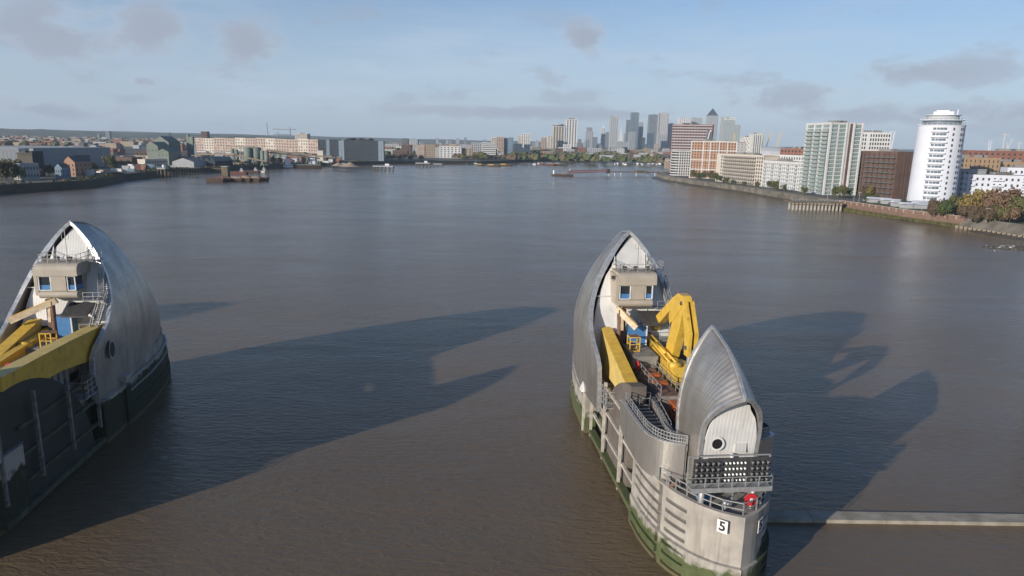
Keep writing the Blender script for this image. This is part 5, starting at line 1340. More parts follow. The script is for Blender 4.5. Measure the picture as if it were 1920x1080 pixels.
for k, (x, y) in enumerate(((818, 258), (842, 261), (855, 259), (870, 258), (1004, 263), (998, 267), (836, 263), (906, 262), (1093, 266), (788, 266), (739, 268), (729, 270))):
    tower(x, x + 4 + k % 3, y, 4800 + 120 * k, ('w_lgrey', 'w_grey')[k % 2], 'g_mid', 'tiny pale high-rise faint on the far horizon', 10, 2, name='distant_tower', group='faint high-rises on the far horizon')
# ---- left bank
def P5(px, py): g = ground(px, py, 5.0); return (g.x, g.y)
def ladd(px, Y): return XY(px, Y)
block('warehouse', 'very long low grey warehouse with a ribbed front, far left', 'warehouse', XY(36, 640), XY(208, 760), at(36, 279, 640).z, 90, floors=1, bays=46, sbays=8, wall='sheet', glass='sheet', roof='rf_pale', win=(.86, .92), proud=.25, faces='F', plant=False)
block('warehouse', 'pale end bay of the warehouse at the left edge', 'warehouse', XY(-40, 590), XY(37, 600), at(0, 281, 590).z, 30, floors=1, bays=10, sbays=3, wall='w_lgrey', glass='w_lgrey', roof='rf_pale', win=(.9, .9), proud=.15, faces='F', plant=False)
block('office_block', 'brown brick cube building in front of the grey warehouse', 'building', XY(33, 540), XY(61, 545), at(33, 288, 540).z, 16, floors=4, bays=1, sbays=1, wall='w_tan', glass='g_dark', win=(.2, .2), faces='', plant=True)
block('office_block', 'dark glassy wing joined right of the brown brick cube', 'building', XY(61.3, 548), XY(81, 556), at(61, 285, 548).z, 14, floors=5, bays=4, sbays=2, wall='w_dark', glass='g_dark', win=(.6, .5), faces='F')
block('office_block', 'low flat white building by the left bank trees', 'building', XY(36, 505), XY(70, 515), at(36, 308, 505).z, 12, floors=2, bays=6, sbays=2, wall='w_lgrey', glass='g_dark', win=(.5, .4), faces='F', plant=False)
def gabled(name, label, cat, px0, px1, py_e, Y, ridge, wall, roof, depth, floors=3, bays=4, n=1, turn=0.0, group=None, win=(.35, .5)):
    a = Vector(XY(px0, Y)); W = at(px1, 290, Y).x - a.x; z = at(px0, py_e, Y).z
    d = Vector((math.cos(turn), math.sin(turn)))
    r = block(name, label, cat, a, a + d * W, z, depth, floors=floors, bays=bays, sbays=4, wall=wall, glass='g_dark', win=win, proud=.15, faces='FLR', plant=False, roof=roof, group=group)
    H = z - GND; b = MB()
    for k in range(n):
        x0, x1 = W * k / n, W * (k + 1) / n
        b.add([(x0, -.3, H + .75), (x1, -.3, H + .75), ((x0 + x1) / 2, -.3, H + .7 + ridge), (x0, depth, H + .75), (x1, depth, H + .75), ((x0 + x1) / 2, depth, H + .7 + ridge)], [(0, 1, 2), (5, 4, 3)], 0)
        b.add([(x0, -.3, H + .76), (x1, -.3, H + .76), ((x0 + x1) / 2, -.3, H + .8 + ridge), (x0, depth, H + .76), (x1, depth, H + .76), ((x0 + x1) / 2, depth, H + .8 + ridge)], [(0, 2, 5, 3), (1, 4, 5, 2), (0, 3, 4, 1)], 1)
    b.obj('gable_roof', [M[wall], M[roof]], r)
    return r
gabled('brick_house', 'red brick gabled building standing alone by the left bank', 'building', 118, 138, 305, 560, 4.5, 'w_orange', 'rf_slate', 22, 3, 3)
gabled('terrace', 'slate-roofed wing with a row of white dormer gables behind the brick gable', 'building', 139, 150, 301, 572, 3.5, 'w_brown', 'rf_slate', 14, 3, 6, n=4)
gabled('cottage', 'small blue-fronted gabled cottage left of the brick gable', 'building', 101, 113, 316, 535, 3.0, 'w_blue', 'rf_slate', 10, 2, 3)
for k, (a, c, py, Y, rdg, m, lab) in enumerate(((277, 297, 275, 830, 5, 'w_green', 'grey-green industrial shed, left of the stepped trio'), (289, 318, 267, 870, 7, 'w_green', 'tall grey-green industrial hall, back of the stepped trio'), (296, 316, 285, 790, 3, 'w_green', 'boxy grey-green hall, front of the stepped trio'))):
    gabled('industrial_hall', lab, 'factory', a, c, py, Y, rdg, m, 'w_green', 30, 2, 3, win=(.2, .2))
block('office_block', 'long low cream office with two window rows at the left quay', 'building', XY(272, 745), XY(313, 770), at(272, 300, 745).z, 12, floors=2, bays=14, sbays=2, wall='w_cream', glass='g_dark', win=(.6, .5), faces='F', plant=False)
gabled('boat_shed', 'wide grey sawtooth-roofed boat shed above the left quay', 'shed', 323, 362, 304, 760, 4, 'w_lgrey', 'rf', 50, 1, 4, win=(.1, .1))
gabled('boat_shed', 'dark open-fronted sawtooth shed right of the wide grey one', 'shed', 362, 402, 303, 790, 4.5, 'w_dark', 'rf', 50, 1, 5, n=4, win=(.1, .1))
# batching plant tower, silos, conveyors
r = empty('batching_tower', (*XY(352, 900), GND), 0, 'tall dark green batching tower with a leaning hopper', 'industrial tower'); H_ = at(353, 252, 900).z - GND
MB().box(0, 0, 0, 3, 4, H_).obj('lift_shaft', M['w_green'], r); MB().box(3.2, 0, H_ * .3, 8.4, 5, H_ - 3).obj('hopper_house', M['w_green'], r)
b = MB(); b.bar((4, 1, 0), (4, 1, H_ * .3), .5).bar((8, 1, 0), (8, 1, H_ * .3), .5).bar((4, 4.5, 0), (4, 4.5, H_ * .3), .5).bar((8, 4.5, 0), (8, 4.5, H_ * .3), .5); b.obj('support_legs', M['w_lgrey'], r)
def silo(px, Y, py, rad, label, group=None):
    p = at(px, 290, Y); h = at(px, py, Y).z - GND
    r = empty('silo', (p.x, Y, GND), 0, label, 'silo', group)
    MB().bar((0, 0, -1), (0, 0, h), rad * 2, n=16).obj('silo_shell', M['w_green'], r); MB().bar((0, 0, h), (0, 0, h + .6), rad * 1.6, n=16).obj('silo_cap', M['w_grey'], r)
silo(465, 880, 277, 5.6, 'widest green silo, left of the silo row'); silo(481, 885, 277, 6.0, 'dark ribbed silo in the middle of the silo row'); silo(492, 870, 283, 2.6, 'small pale green silo, left of the front pair'); silo(500, 870, 283, 2.9, 'small pale green silo, right of the front pair'); silo(436, 870, 280, 2.2, 'slim pale cement silo among the conveyors'); silo(444, 872, 281, 2.2, 'second slim pale cement silo nearer the wide silo')
def conveyor(px0, py0, px1, py1, Y0, Y1, label, legs=3):
    a, c = at(px0, py0, Y0), at(px1, py1, Y1); r = empty('conveyor', (a.x, a.y, 0), 0, label, 'conveyor', 'quarry conveyors on the left bank'); o = Vector((a.x, a.y, 0)); a, c = a - o, c - o
    MB().bar(a, c, 2.2, 1.8).obj('conveyor_gallery', M['w_tan'], r)
    for k in range(legs):
        p = a.lerp(c, (k + .5) / legs); 
        if p.z > 6: MB().bar((p.x - 2, p.y, 4), (p.x, p.y, p.z - .8), .5).bar((p.x + 2, p.y, 4), (p.x, p.y, p.z - .8), .5).obj('trestle', M['w_lgrey'], r)
conveyor(368, 289, 440, 289, 850, 850, 'level conveyor gallery left of the hoppers', 4); conveyor(426, 274, 475, 276, 880, 880, 'short high conveyor above the hoppers', 3); conveyor(428, 289, 500, 303, 850, 860, 'sloping conveyor dropping behind the red boats', 4)
conveyor(500, 281, 628, 296, 930, 960, 'long brown conveyor sloping down in front of the pink terrace', 6); conveyor(500, 285, 600, 297, 900, 940, 'lower brown conveyor sloping towards the white boxes', 4)
for k, (px, py, w) in enumerate(((408, 291, 26), (372, 296, 22), (520, 297, 24), (655, 300, 34), (634, 301, 24), (340, 290, 20))):
    Y = 880 + 15 * (k % 3); p = at(px, 300, Y); wd = w / 1280 * Y * .55; b = MB(); nn = 14
    vs = [(x, y, max(0, (at(px, py, Y).z - GND) * .7 * max(0, 1 - math.hypot(x / wd, y / (wd * .7))) * (1 + .25 * noise.noise(Vector((x * .15, y * .15, k)))))) for y in [(-1 + 2 * j / nn) * wd * .7 for j in range(nn + 1)] for x in [(-1 + 2 * i / nn) * wd for i in range(nn + 1)]]
    b.add(vs, [(j * (nn + 1) + i, j * (nn + 1) + i + 1, (j + 1) * (nn + 1) + i + 1, (j + 1) * (nn + 1) + i) for j in range(nn) for i in range(nn)], 0, True)
    o = b.obj('aggregate_heap', M['w_tan']); o.location = (p.x, Y, GND); tag(o, 'conical heap of tan aggregate on the left bank yards', 'heap', 'aggregate heaps')
# long pink terrace: a row of adjoining blocks
xs = [367, 384, 404, 424, 443, 462, 481, 500, 519, 538, 560, 579, 598]
for k in range(12):
    Y = 1290 - k * 8; mm = ('w_pink', 'w_cream', 'w_pink')[k % 3]
    pos = ['leftmost', 'second', 'third', 'fourth', 'fifth', 'sixth', 'seventh', 'eighth', 'ninth', 'tenth', 'eleventh', 'rightmost'][k]
    block('terrace_block', f'{pos} block of the long pinkish terrace on the left bank', 'building', XY(xs[k], Y), XY(xs[k + 1] - (.9 if k % 2 else .3), Y - 6), at(xs[k], 259 + (k > 7) * 2 + (k % 2), Y).z, 22, floors=6, bays=4, sbays=2, wall=mm, glass='g_dark', win=(.42, .5), proud=.12, faces='F', group='blocks of the long pinkish terrace', plant=False, joined=False, skip=(lambda i, j, k=k: (i * 7 + j * 3 + k) % 11 == 0))
_roofq = random.Random(3)
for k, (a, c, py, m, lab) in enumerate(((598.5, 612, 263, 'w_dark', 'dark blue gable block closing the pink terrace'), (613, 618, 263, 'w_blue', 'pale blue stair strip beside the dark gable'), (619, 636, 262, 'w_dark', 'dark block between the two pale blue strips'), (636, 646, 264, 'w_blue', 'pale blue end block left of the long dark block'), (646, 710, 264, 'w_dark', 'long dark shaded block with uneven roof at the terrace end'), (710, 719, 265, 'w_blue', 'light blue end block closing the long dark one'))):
    _t = tower(a, c, py, 1160 - k * 6, m, 'g_dark' if m == 'w_dark' else 'w_lgrey', lab, 8, max(2, int((c - a) / 4)), (.5, .55), name='terrace_block', cat='building')  # the long block's shaded front is painted in by dark wall and glass
rb_ = MB(); Ht = at(678, 264, 1136).z - GND
for _ in range(16): x_ = _roofq.uniform(0, 50); rb_.box(x_, 2, Ht, x_ + _roofq.uniform(2, 7), 12, Ht + _roofq.uniform(1, 4.5))
long_ = [o for o in SC.objects if str(o.get('label', '')).startswith('long dark shaded block')][0]; rb_.obj('roof_house', M['w_dark'], long_)
block('office_block', 'white box building at the quay below the pink terrace', 'building', XY(543, 975), XY(556, 975), at(543, 298, 975).z, 10, floors=1, bays=2, sbays=1, wall='w_purewhite', glass='w_white', faces='', plant=False)
block('office_block', 'taller white box building at the quay, right of the first', 'building', XY(579, 965), XY(591, 965), at(579, 294, 965).z, 10, floors=1, bays=2, sbays=1, wall='w_purewhite', glass='w_white', faces='', plant=False)
block('office_block', 'pale tall box in front of the dark gable block', 'building', XY(595, 1010), XY(606, 1010), at(595, 283, 1010).z, 10, floors=4, bays=2, sbays=1, wall='w_cream', glass='g_dark', faces='', plant=False)
# scattered low sheds behind the left quay
q = random.Random(5)
def zone_left(px, Y, yb):
    z = 'behind the grey warehouse' if px < 205 else 'between the warehouse and the green halls' if px < 275 else 'around the green halls' if px < 322 else 'behind the boat sheds' if px < 405 else 'around the silos' if px < 505 else 'below the pink terrace'
    return ('near the quay ' if Y < yb + 130 else 'farther back ') + z
def zone_far(px, Y):
    z = 'left of the far brick row' if px < 783 else 'behind the far brick row' if px < 858 else 'by the striped white block' if px < 935 else 'by the middle group of high-rises' if px < 1010 else 'below the two great white towers' if px < 1095 else 'below the spire' if px < 1175 else 'below the lattice tower'
    return ('nearer the water ' if Y < 2100 else 'deep in the city ') + z
cols = [('w_lgrey', 'pale grey'), ('w_tan', 'tan'), ('w_red', 'red brick'), ('w_green', 'grey-green'), ('w_white', 'white'), ('w_brown', 'dark brown')]
for k in range(120):
    px = q.uniform(60, 620); 
    yb = interp([(60, 640), (160, 650), (300, 760), (470, 900), (620, 1000)], px)
    Y = yb + q.uniform(20, 330) if px > 205 else yb + q.uniform(180, 700)
    w, hgt, dd = q.uniform(8, 30), q.uniform(4, 10), q.uniform(10, 25); m, cn = q.choice(cols)
    x = at(px, 290, Y).x
    rfm = q.choice([('rf', 'grey'), ('rf_pale', 'pale'), ('rf_slate', 'slate'), ('rf_red', 'red'), ('rf_pale', 'pale')])
    bb = block('shed', f'{cn} shed, {rfm[1]} roof, {zone_left(px, Y, yb)}', 'shed', (x, Y), (x + w, Y + q.uniform(-4, 4)), GND + hgt, dd, floors=1, bays=3, sbays=1, wall=m, glass='g_dark', roof=rfm[0], win=(.4, .3), proud=.15, faces='F', plant=False, joined=True, group=f'{cn} sheds behind the left quay')
for k in range(70):
    px = q.uniform(720, 1250); Y = interp([(720, 1250), (900, 1500), (1060, 1900), (1250, 2100)], px) + q.uniform(0, 900)
    w, hgt = q.uniform(15, 50), q.uniform(8, 24); m, cn = q.choice(cols); x = at(px, 290, Y).x
    block('city_building', f'{"low" if hgt < 16 else "taller"} {cn} building {zone_far(px, Y)}', 'building', (x, Y), (x + w, Y), GND + hgt, 20, floors=3 + int(hgt / 6), bays=6, sbays=2, wall=m, glass='g_dark', win=(.5, .5), faces='F', plant=False, joined=True, group=f'{cn} buildings in the city belt')
# far houses too small to count
M['house_far'] = wall_mat('far_houses', (0.36, 0.31, 0.27), .6, sc=.004)
b = MB()
for k in range(2600):
    px = q.uniform(-60, 1980); Y = q.uniform(1500, 5200) if px < 1250 else q.uniform(900, 4000); x = at(px, 290, Y).x
    if px > 1250 and Y < 1200 and x > 190: pass
    w, h = q.uniform(8, 40), q.uniform(6, 15); b.box(x, Y, 4, x + w, Y + q.uniform(8, 20), 5 + h, q.randrange(4))
tag(b.obj('distant_housing', [M['w_tan'], M['w_lgrey'], M['w_red'], M['rf_slate']], kind='stuff'), 'distant belt of low housing reading as one mass below the hills', 'housing')

# ================================================================ TREES
def leaf_mat(n, a, c): return mat(n, a, 0.8, var=c, scale=0.35, detail=3, lo=.3, hi=.7)
M.update(lf_green=leaf_mat('green_foliage', (0.04, 0.065, 0.02), (0.09, 0.11, 0.035)), lf_olive=leaf_mat('olive_foliage', (0.07, 0.08, 0.025), (0.15, 0.13, 0.045)), lf_gold=leaf_mat('golden_foliage', (0.17, 0.12, 0.03), (0.27, 0.20, 0.06)),
         lf_rust=leaf_mat('russet_foliage', (0.13, 0.075, 0.04), (0.21, 0.13, 0.08)), lf_brown=leaf_mat('brown_foliage', (0.085, 0.06, 0.035), (0.15, 0.10, 0.06)), bark=mat('bark', (0.10, 0.08, 0.06), 0.9, var=(0.06, 0.05, 0.04), scale=2))
TREES = {}
def tree_meshes(lf, seed, n):
    q = random.Random(seed); b = MB(); blobs = [(Vector((q.uniform(-.55, .55), q.uniform(-.55, .55), q.uniform(.38, .82))), q.uniform(.26, .42)) for _ in range(9)]
    for _ in range(n):
        c, r = q.choice(blobs); d = Vector((q.gauss(0, 1), q.gauss(0, 1), q.gauss(0, 1))).normalized(); p = c + d * r * (q.random() ** .35)
        s = q.uniform(.022, .055); u = Vector((q.gauss(0, 1), q.gauss(0, 1), q.gauss(0, 1))).normalized(); v = u.cross(d).normalized() if u.cross(d).length > .01 else Vector((1, 0, 0)); u = (d * .4 + u).normalized()
        b.add([p - u * s - v * s, p + u * s - v * s, p + u * s * .8 + v * s, p - u * s * .8 + v * s], [(0, 1, 2, 3)])
    t = MB(); t.bar((0, 0, -.05), (0.01, 0, .42), .055, n=7)
    for k in range(7):
        c, r = blobs[k]; t.bar((0.01, 0, .25 + .02 * k), tuple(c), .022, n=5)
    return b, t
def tree(x, y, h, w, kind, label, group=None, seed=None, z=GND, n=900):
    key = (kind, (seed if seed is not None else rnd.randrange(3)), n)
    r = empty('tree', (x, y, z), rnd.uniform(0, 6.28), label, 'tree', group)
    if key not in TREES:
        b, t = tree_meshes(kind, key[1] * 17 + 3, n); c = b.obj('crown', M['lf_' + kind], r); tt = t.obj('trunk', M['bark'], r); TREES[key] = (c, tt)
    else:
        for s in TREES[key]: link_copy(s, r)
    r.scale = (w / 1.6, w / 1.6, h)
    return r
big = [(1768, 388, 380, 8, 'brown'), (1790, 392, 372, 8.5, 'green'), (1812, 384, 385, 10, 'olive'), (1836, 386, 372, 12, 'gold'), (1858, 380, 378, 13.5, 'gold'), (1876, 384, 366, 13, 'rust'), (1897, 384, 372, 14.5, 'rust'), (1915, 388, 362, 12, 'olive'), (1846, 396, 352, 7, 'brown'), (1872, 398, 348, 7.5, 'brown'), (1893, 396, 346, 8, 'olive'), (1913, 400, 344, 8, 'rust'), (1826, 394, 360, 7, 'brown'), (1934, 392, 352, 11, 'olive')]
where = {'brown': 'brown leafless-looking', 'green': 'dark green', 'olive': 'olive green', 'gold': 'golden autumn', 'rust': 'russet autumn'}
plc = ['directly beside the entrance hall of the oval tower', 'second from the oval tower', 'in front of the shaded white wing', 'left of the pair before the white terraces', 'tallest of its colour before the white terraces', 'left of the russet pair at the right', 'largest of its colour near the right edge', 'near the right edge behind the sea wall', 'low in front of the golden pair', 'low in front of the russet pair', 'low by the lamp post', 'low at the right edge', 'low left of the golden pair', 'just outside the right edge']
for (px, py, Y, h, kd), pc in zip(big, plc): tree(at(px, 300, Y).x, Y, h, h * 1.15, kd, f'{where[kd]} tree {pc}', 'park trees on the right bank', n=2200)
for px, Y, h, kd in ((1302, 752, 9, 'olive'), (1312, 735, 7, 'olive'), (1322, 730, 8, 'green'), (1333, 712, 10, 'brown'), (1342, 700, 9, 'olive'), (1352, 680, 7, 'green'), (1366, 655, 6, 'olive'), (1378, 640, 5, 'green'), (1400, 612, 5, 'green'), (1424, 590, 6, 'olive'), (1450, 570, 8, 'green'), (1458, 563, 8, 'olive'), (1474, 552, 6, 'green'), (1515, 528, 6, 'olive'), (1575, 500, 8, 'green'), (1587, 495, 9, 'olive'), (1596, 498, 8, 'green'), (1628, 520, 8, 'brown'), (1640, 515, 8, 'gold'), (1650, 470, 5, 'green'), (1632, 468, 6, 'green'), (1704, 430, 5, 'green')):
    tree(at(px, 300, Y).x, Y, h, h * .9, kd, f'small {where[kd]} street tree ' + ('by the orange block' if px < 1345 else 'before the cream river block' if px < 1432 else 'before the white river block' if px < 1508 else 'under the glazed tower' if px < 1600 else 'before the brown brick block'), 'small street trees on the promenade', n=900)
for px, Y, h, kd in ((8, 500, 13, 'brown'), (20, 508, 15, 'olive'), (30, 500, 10, 'green'), (-8, 495, 14, 'olive'), (44, 520, 8, 'green'), (88, 560, 9, 'green'), (96, 570, 8, 'green'), (204, 660, 14, 'olive'), (168, 640, 9, 'green'), (176, 650, 7, 'brown'), (112, 590, 8, 'green'), (130, 700, 12, 'green'), (512, 905, 10, 'brown'), (524, 915, 9, 'brown'), (575, 965, 9, 'green'), (70, 540, 7, 'brown')):
    tree(at(px, 300, Y).x, Y, h, h * .95, kd, f'{where[kd]} tree ' + ('at the left edge' if px < 50 else 'beside the brick gable' if px < 135 else 'right of the grey warehouse' if px < 300 else 'by the quay below the pink terrace'), f'{kd} trees on the left bank', n=900)
for k in range(60):
    px = q.uniform(715, 790) if k < 14 else (q.uniform(855, 1010) if k < 34 else q.uniform(1090, 1250)); Y = interp([(700, 1180), (900, 1290), (1000, 1520), (1250, 1790)], px) + q.uniform(0, 60)
    tree(at(px, 300, Y).x, Y, q.uniform(6, 11), q.uniform(9, 15), ('green', 'brown', 'olive', 'brown')[k % 4], f"{where[('green', 'brown', 'olive', 'brown')[k % 4]]} tree {zone_far(px, 0)}", 'trees along the far bank', n=500)
# woods too dense to count
b = MB()
for k in range(5200):
    px = q.uniform(-60, 1250); Y = q.uniform(1300, 4800); x = at(px, 290, Y).x; s = q.uniform(5, 13)
    if noise.noise(Vector((x * .002, Y * .002, 5))) < -.05: continue
    a = q.uniform(0, 6.28); N5 = 5
    b.add([(x + s * math.cos(a + 2 * PI * i / N5), Y + s * math.sin(a + 2 * PI * i / N5), 4.5 + s * .3) for i in range(N5)] + [(x + s * .6 * math.cos(a + .5 + 2 * PI * i / N5), Y + s * .6 * math.sin(a + .5 + 2 * PI * i / N5), 5 + s * q.uniform(.8, 1.2)) for i in range(N5)],
          [(i, (i + 1) % N5, (i + 1) % N5 + N5, i + N5) for i in range(N5)] + [tuple(range(N5, 2 * N5))], q.randrange(3))
tag(b.obj('distant_woodland', [M['lf_green'], M['lf_olive'], M['lf_brown']], kind='stuff'), 'belts of far woodland between the houses', 'woodland')

# scrub and bushes hanging over the left river wall
b = MB(); bl = densify(bankL[1:9], 4)
for p_ in bl:
    dens = noise.noise(Vector((p_[0] * .03, p_[1] * .03, 2)))
    if dens < -.25: continue
    for k in range(int(26 + 40 * max(0, dens))):
        c = Vector((p_[0] + q.uniform(-6, 1.5), p_[1] + q.uniform(-3, 3), q.uniform(2.2, 6.5 + 3 * max(0, dens)))); s_ = q.uniform(.35, 1.0)
        u = Vector((q.gauss(0, 1), q.gauss(0, 1), q.gauss(0, 1))).normalized(); v = u.orthogonal().normalized()
        b.add([c - u * s_ - v * s_, c + u * s_ - v * s_ * .6, c + u * s_ * .7 + v * s_, c - u * s_ * .6 + v * s_], [(0, 1, 2, 3)], q.randrange(3))
tag(b.obj('bank_scrub', [M['lf_green'], M['lf_olive'], M['lf_brown']], kind='stuff'), 'dark scrub growing along the left river wall', 'scrub')
# containers and lorries standing about the left quay
for k in range(56):
    px = q.uniform(150, 640); yb = interp([(60, 600), (160, 560), (230, 640), (300, 712), (470, 890), (640, 1010)], px); Y = yb + q.uniform(6, 60)
    m, cn = q.choice([('w_white', 'white'), ('w_red', 'rust red'), ('w_blue', 'grey-blue'), ('w_white', 'white'), ('w_tan', 'tan'), ('w_green', 'green')]); x = at(px, 290, Y).x; L_ = q.choice([6, 6, 12]); n_ = q.choice([1, 1, 2])
    o = empty('container', (x, Y, GND), q.uniform(-.5, .5), f'{cn} container {"stack " if n_ > 1 else ""}{zone_left(px, Y, yb - 90)}', 'container', f'{cn} containers on the left quay')
    for j in range(n_): MB().box(0, 0, j * 2.6 + .02, L_, 2.4, j * 2.6 + 2.58).obj('steel_box', M[m], o)
# ================================================================ RIVER FURNITURE AND BOATS
M.update(hull_dark=mat('dark_barge_hull', (0.05, 0.04, 0.035), .7, var=(0.10, 0.06, 0.04), scale=.3), hull_red=mat('red_barge_hull', (0.17, 0.065, 0.05), .7, var=(0.16, 0.05, 0.04), scale=.3), hull_yel=mat('yellow_container', (0.60, 0.38, 0.05), .6), hull_white=mat('white_boat_paint', (0.75, 0.75, 0.74), .4), timber=mat('weathered_timber', (0.17, 0.13, 0.085), .9, var=(0.10, 0.08, 0.05), scale=.5), truss_red=mat('red_truss', (0.33, 0.10, 0.085), .7))
def hull(b, L, W, H, mi=0, rake=2.0):
    P = [(0, -W / 2), (L - rake, -W / 2), (L, 0), (L - rake, W / 2), (0, W / 2)]
    Q = [(rake * .5, -W * .4), (L - rake * 1.6, -W * .4), (L - rake * .9, 0), (L - rake * 1.6, W * .4), (rake * .5, W * .4)]
    vs = [(x, y, -.6) for x, y in Q] + [(x, y, H) for x, y in P]
    b.add(vs, [(i, (i + 1) % 5, (i + 1) % 5 + 5, i + 5) for i in range(5)] + [(4, 3, 2, 1, 0), (5, 6, 7, 8, 9)], mi); return b
def barge(px, py, L, W, H, m, label, rot=0.0, load=None, group=None, cabin=None, name='barge', cat='barge'):
    g = ground(px, py); r = empty(name, (g.x, g.y, 0), rot, label, cat, group)
    hull(MB(), L, W, H).obj('hull', M[m], r)
    MB().box(L * .06, -W * .42, H, L * .88, W * .42, H + .5).obj('coaming', M['hull_red' if 'red' in label else 'rust'], r)
    if load:
        b = MB(); nn = 8; vs = [(L * (.08 + .78 * i / nn), W * .38 * (-1 + 2 * j / nn), H + .5 + 2.2 * math.sin(PI * i / nn) ** .6 * math.sin(PI * j / nn) ** .6 * (.7 + .5 * noise.noise(Vector((i * .8, j * .8, px))))) for j in range(nn + 1) for i in range(nn + 1)]
        b.add(vs, [(j * (nn + 1) + i, j * (nn + 1) + i + 1, (j + 1) * (nn + 1) + i + 1, (j + 1) * (nn + 1) + i) for j in range(nn) for i in range(nn)]); b.obj('cargo', M[load], r)
    if cabin: 
        MB().box(L * cabin, -W * .3, H + .5, L * cabin + 3.5, W * .3, H + 2.4).box(L * cabin + .6, -W * .22, H + 2.4, L * cabin + 2.4, W * .22, H + 4).obj('wheelhouse', M['w_lgrey'], r)
        MB().bar((L * cabin + 2, 0, H + 6), (L * cabin + 2, 0, H + 9), .2).obj('mast', M['w_grey'], r)
    return r
for (px, py, L, W, H, m, lab, ld) in ((388, 341, 17, 8, 3.2, 'hull_dark', 'red-rimmed dark barge at the left end of the moored raft', None), (402, 340, 17, 8, 2.8, 'hull_dark', 'black barge heaped with scrap, second in the moored raft', 'rust'), (425, 340, 16, 8, 2.6, 'hull_dark', 'black barge in the middle of the moored raft', 'w_tan'), (447, 340, 13, 8, 2.8, 'hull_dark', 'short black barge with tan load in the moored raft', 'w_ochre'), (467, 340, 12, 8, 2.8, 'hull_dark', 'short black barge second from the right of the moored raft', 'w_tan'), (481, 339, 12, 8, 2.9, 'hull_dark', 'black barge at the right end of the moored raft', None),
        (420, 326, 26, 7, 2.2, 'hull_red', 'red boat behind the raft below the crane', None), (452, 324, 22, 7, 2.0, 'hull_dark', 'dark working boat right of the red boat', None), (476, 323, 15, 6, 1.8, 'hull_white', 'small white and red boat behind the raft', None)):
    barge(px, py, L, W, H, m, lab, R(8), ld, 'barges moored on the left of the river', cabin=.65 if py < 330 else None)
g = ground(424, 333); r = empty('mooring_dolphin', (g.x, g.y, 0), 0, 'square timber-clad mooring tower rising from the barge raft', 'dolphin'); MB().box(-3, -3, -1, 3, 3, 10.5).obj('timber_frame', M['timber'], r); MB().box(-3.3, -3.3, 10.5, 3.3, 3.3, 11).obj('platform_top', M['w_lgrey'], r)
# coaster
g = ground(533, 315); r = empty('cargo_ship', (g.x, g.y, 0), R(20), 'long dark coaster with a white bow section moored at the left quay', 'ship'); Ls = 50
hull(MB(), Ls, 9, 4.0).obj('hull', M['hull_dark'], r); MB().box(-3, -4.4, .8, 11, 4.4, 5).obj('stern_plating', M['hull_white'], r); MB().box(1, -3.6, 5, 8, 3.6, 9).box(2, -3, 9, 6, 3, 11.4).obj('superstructure', M['hull_white'], r); MB().bar((4, 0, 11), (4, 0, 15), .3).obj('mast', M['w_grey'], r); MB().box(13, -3.8, 4, 46, 3.8, 5.2).obj('hatch_cover', M['w_green'], r)
for (px, py, L, m, lab) in ((896, 311, 12, 'hull_yel', 'yellow lighter at the left end of the yellow string'), (914, 312, 22, 'hull_yel', 'yellow-topped lighter in the middle of the yellow string'), (938, 311, 21, 'hull_yel', 'yellow-edged lighter at the right of the yellow string')):
    r = barge(px, py, L, 7, 2.2, 'hull_dark', lab, 0, None, 'yellow-marked lighters in mid river'); MB().box(0.3, -3.6, 2.25, L * .45, 3.4, 3.6).obj('yellow_cover', M[m], r)
for (px, py, L, m, lab) in ((1012, 309, 9, 'hull_red', 'tiny red barge near the far quay'), (1022, 310, 18, 'hull_red', 'red-loaded dark barge near the far quay'), (1036, 310, 17, 'hull_dark', 'dark barge with tan load near the far quay')):
    barge(px, py, L, 7, 2.4, m, lab, 0, 'w_tan', 'barges near the far quay')
for k, px in enumerate((1152, 1160, 1168, 1176, 1184, 1198, 1206, 1214, 1222, 1230, 1240, 1010, 998, 876, 888)):
    g = ground(px, 308 + (k % 3 == 0)); r = empty('sailing_boat', (g.x, g.y, 0), q.uniform(0, 3), 'tiny white moored yacht by the far bank', 'boat', 'white yachts moored by the far bank'); hull(MB(), 9, 3, 1.6).obj('hull', M['hull_white'], r); MB().box(2, -1, 1.6, 5.5, 1, 2.5).obj('cabin', M['hull_white'], r); MB().bar((4, 0, 2), (4, 0, 11), .18).obj('mast', M['w_lgrey'], r)
# jetty dolphins
def dolphin(px, py, W, D, z, label, house=True):
    g = ground(px, py); r = empty('timber_platform', (g.x, g.y, 0), 0, label, 'jetty')
    MB().box(0, 0, z - 1, W, D, z).obj('deck', M['w_lgrey'], r)
    p0 = None; n = max(2, int(W / 5))
    for i in range(n + 1):
        for y in (.5, D - .5):
            loc = (min(W - .4, max(.4, i * W / n)), y, 0)
            if p0 is None: p0 = MB().bar((0, 0, -1), (0, 0, z - 1), .9, n=8).obj('pile', M['timber'], r, loc)
            else: link_copy(p0, r, loc)
    if house: MB().box(W * .6, 1, z, W * .8, D - 1, z + 3).obj('hut', M['hull_white'], r)
    rl = MB(); railing(rl, [(0, 0, z), (W, 0, z)], 1.1, 3, .15); rl.obj('railing', M['w_lgrey'], r)
    return r
dolphin(699, 320, 26, 7, 6, 'timber jetty head with a small hut in mid river'); dolphin(779, 313, 22, 7, 6, 'dark jetty with machinery off the far shore'); dolphin(812, 312, 14, 6, 4, 'short pontoon with a white launch beside the dark jetty', False)
dolphin(640, 315, 6, 5, 6, 'single small dolphin platform left of the timber jetty head', False); dolphin(295, 333, 8, 7, 9, 'tall concrete dolphin at the left bank', True)
g0 = ground(300, 332)
p0 = None
rp = empty('timber_jetty', (g0.x, g0.y, 0), 0, 'row of bare timber piles right of the concrete dolphin', 'jetty')
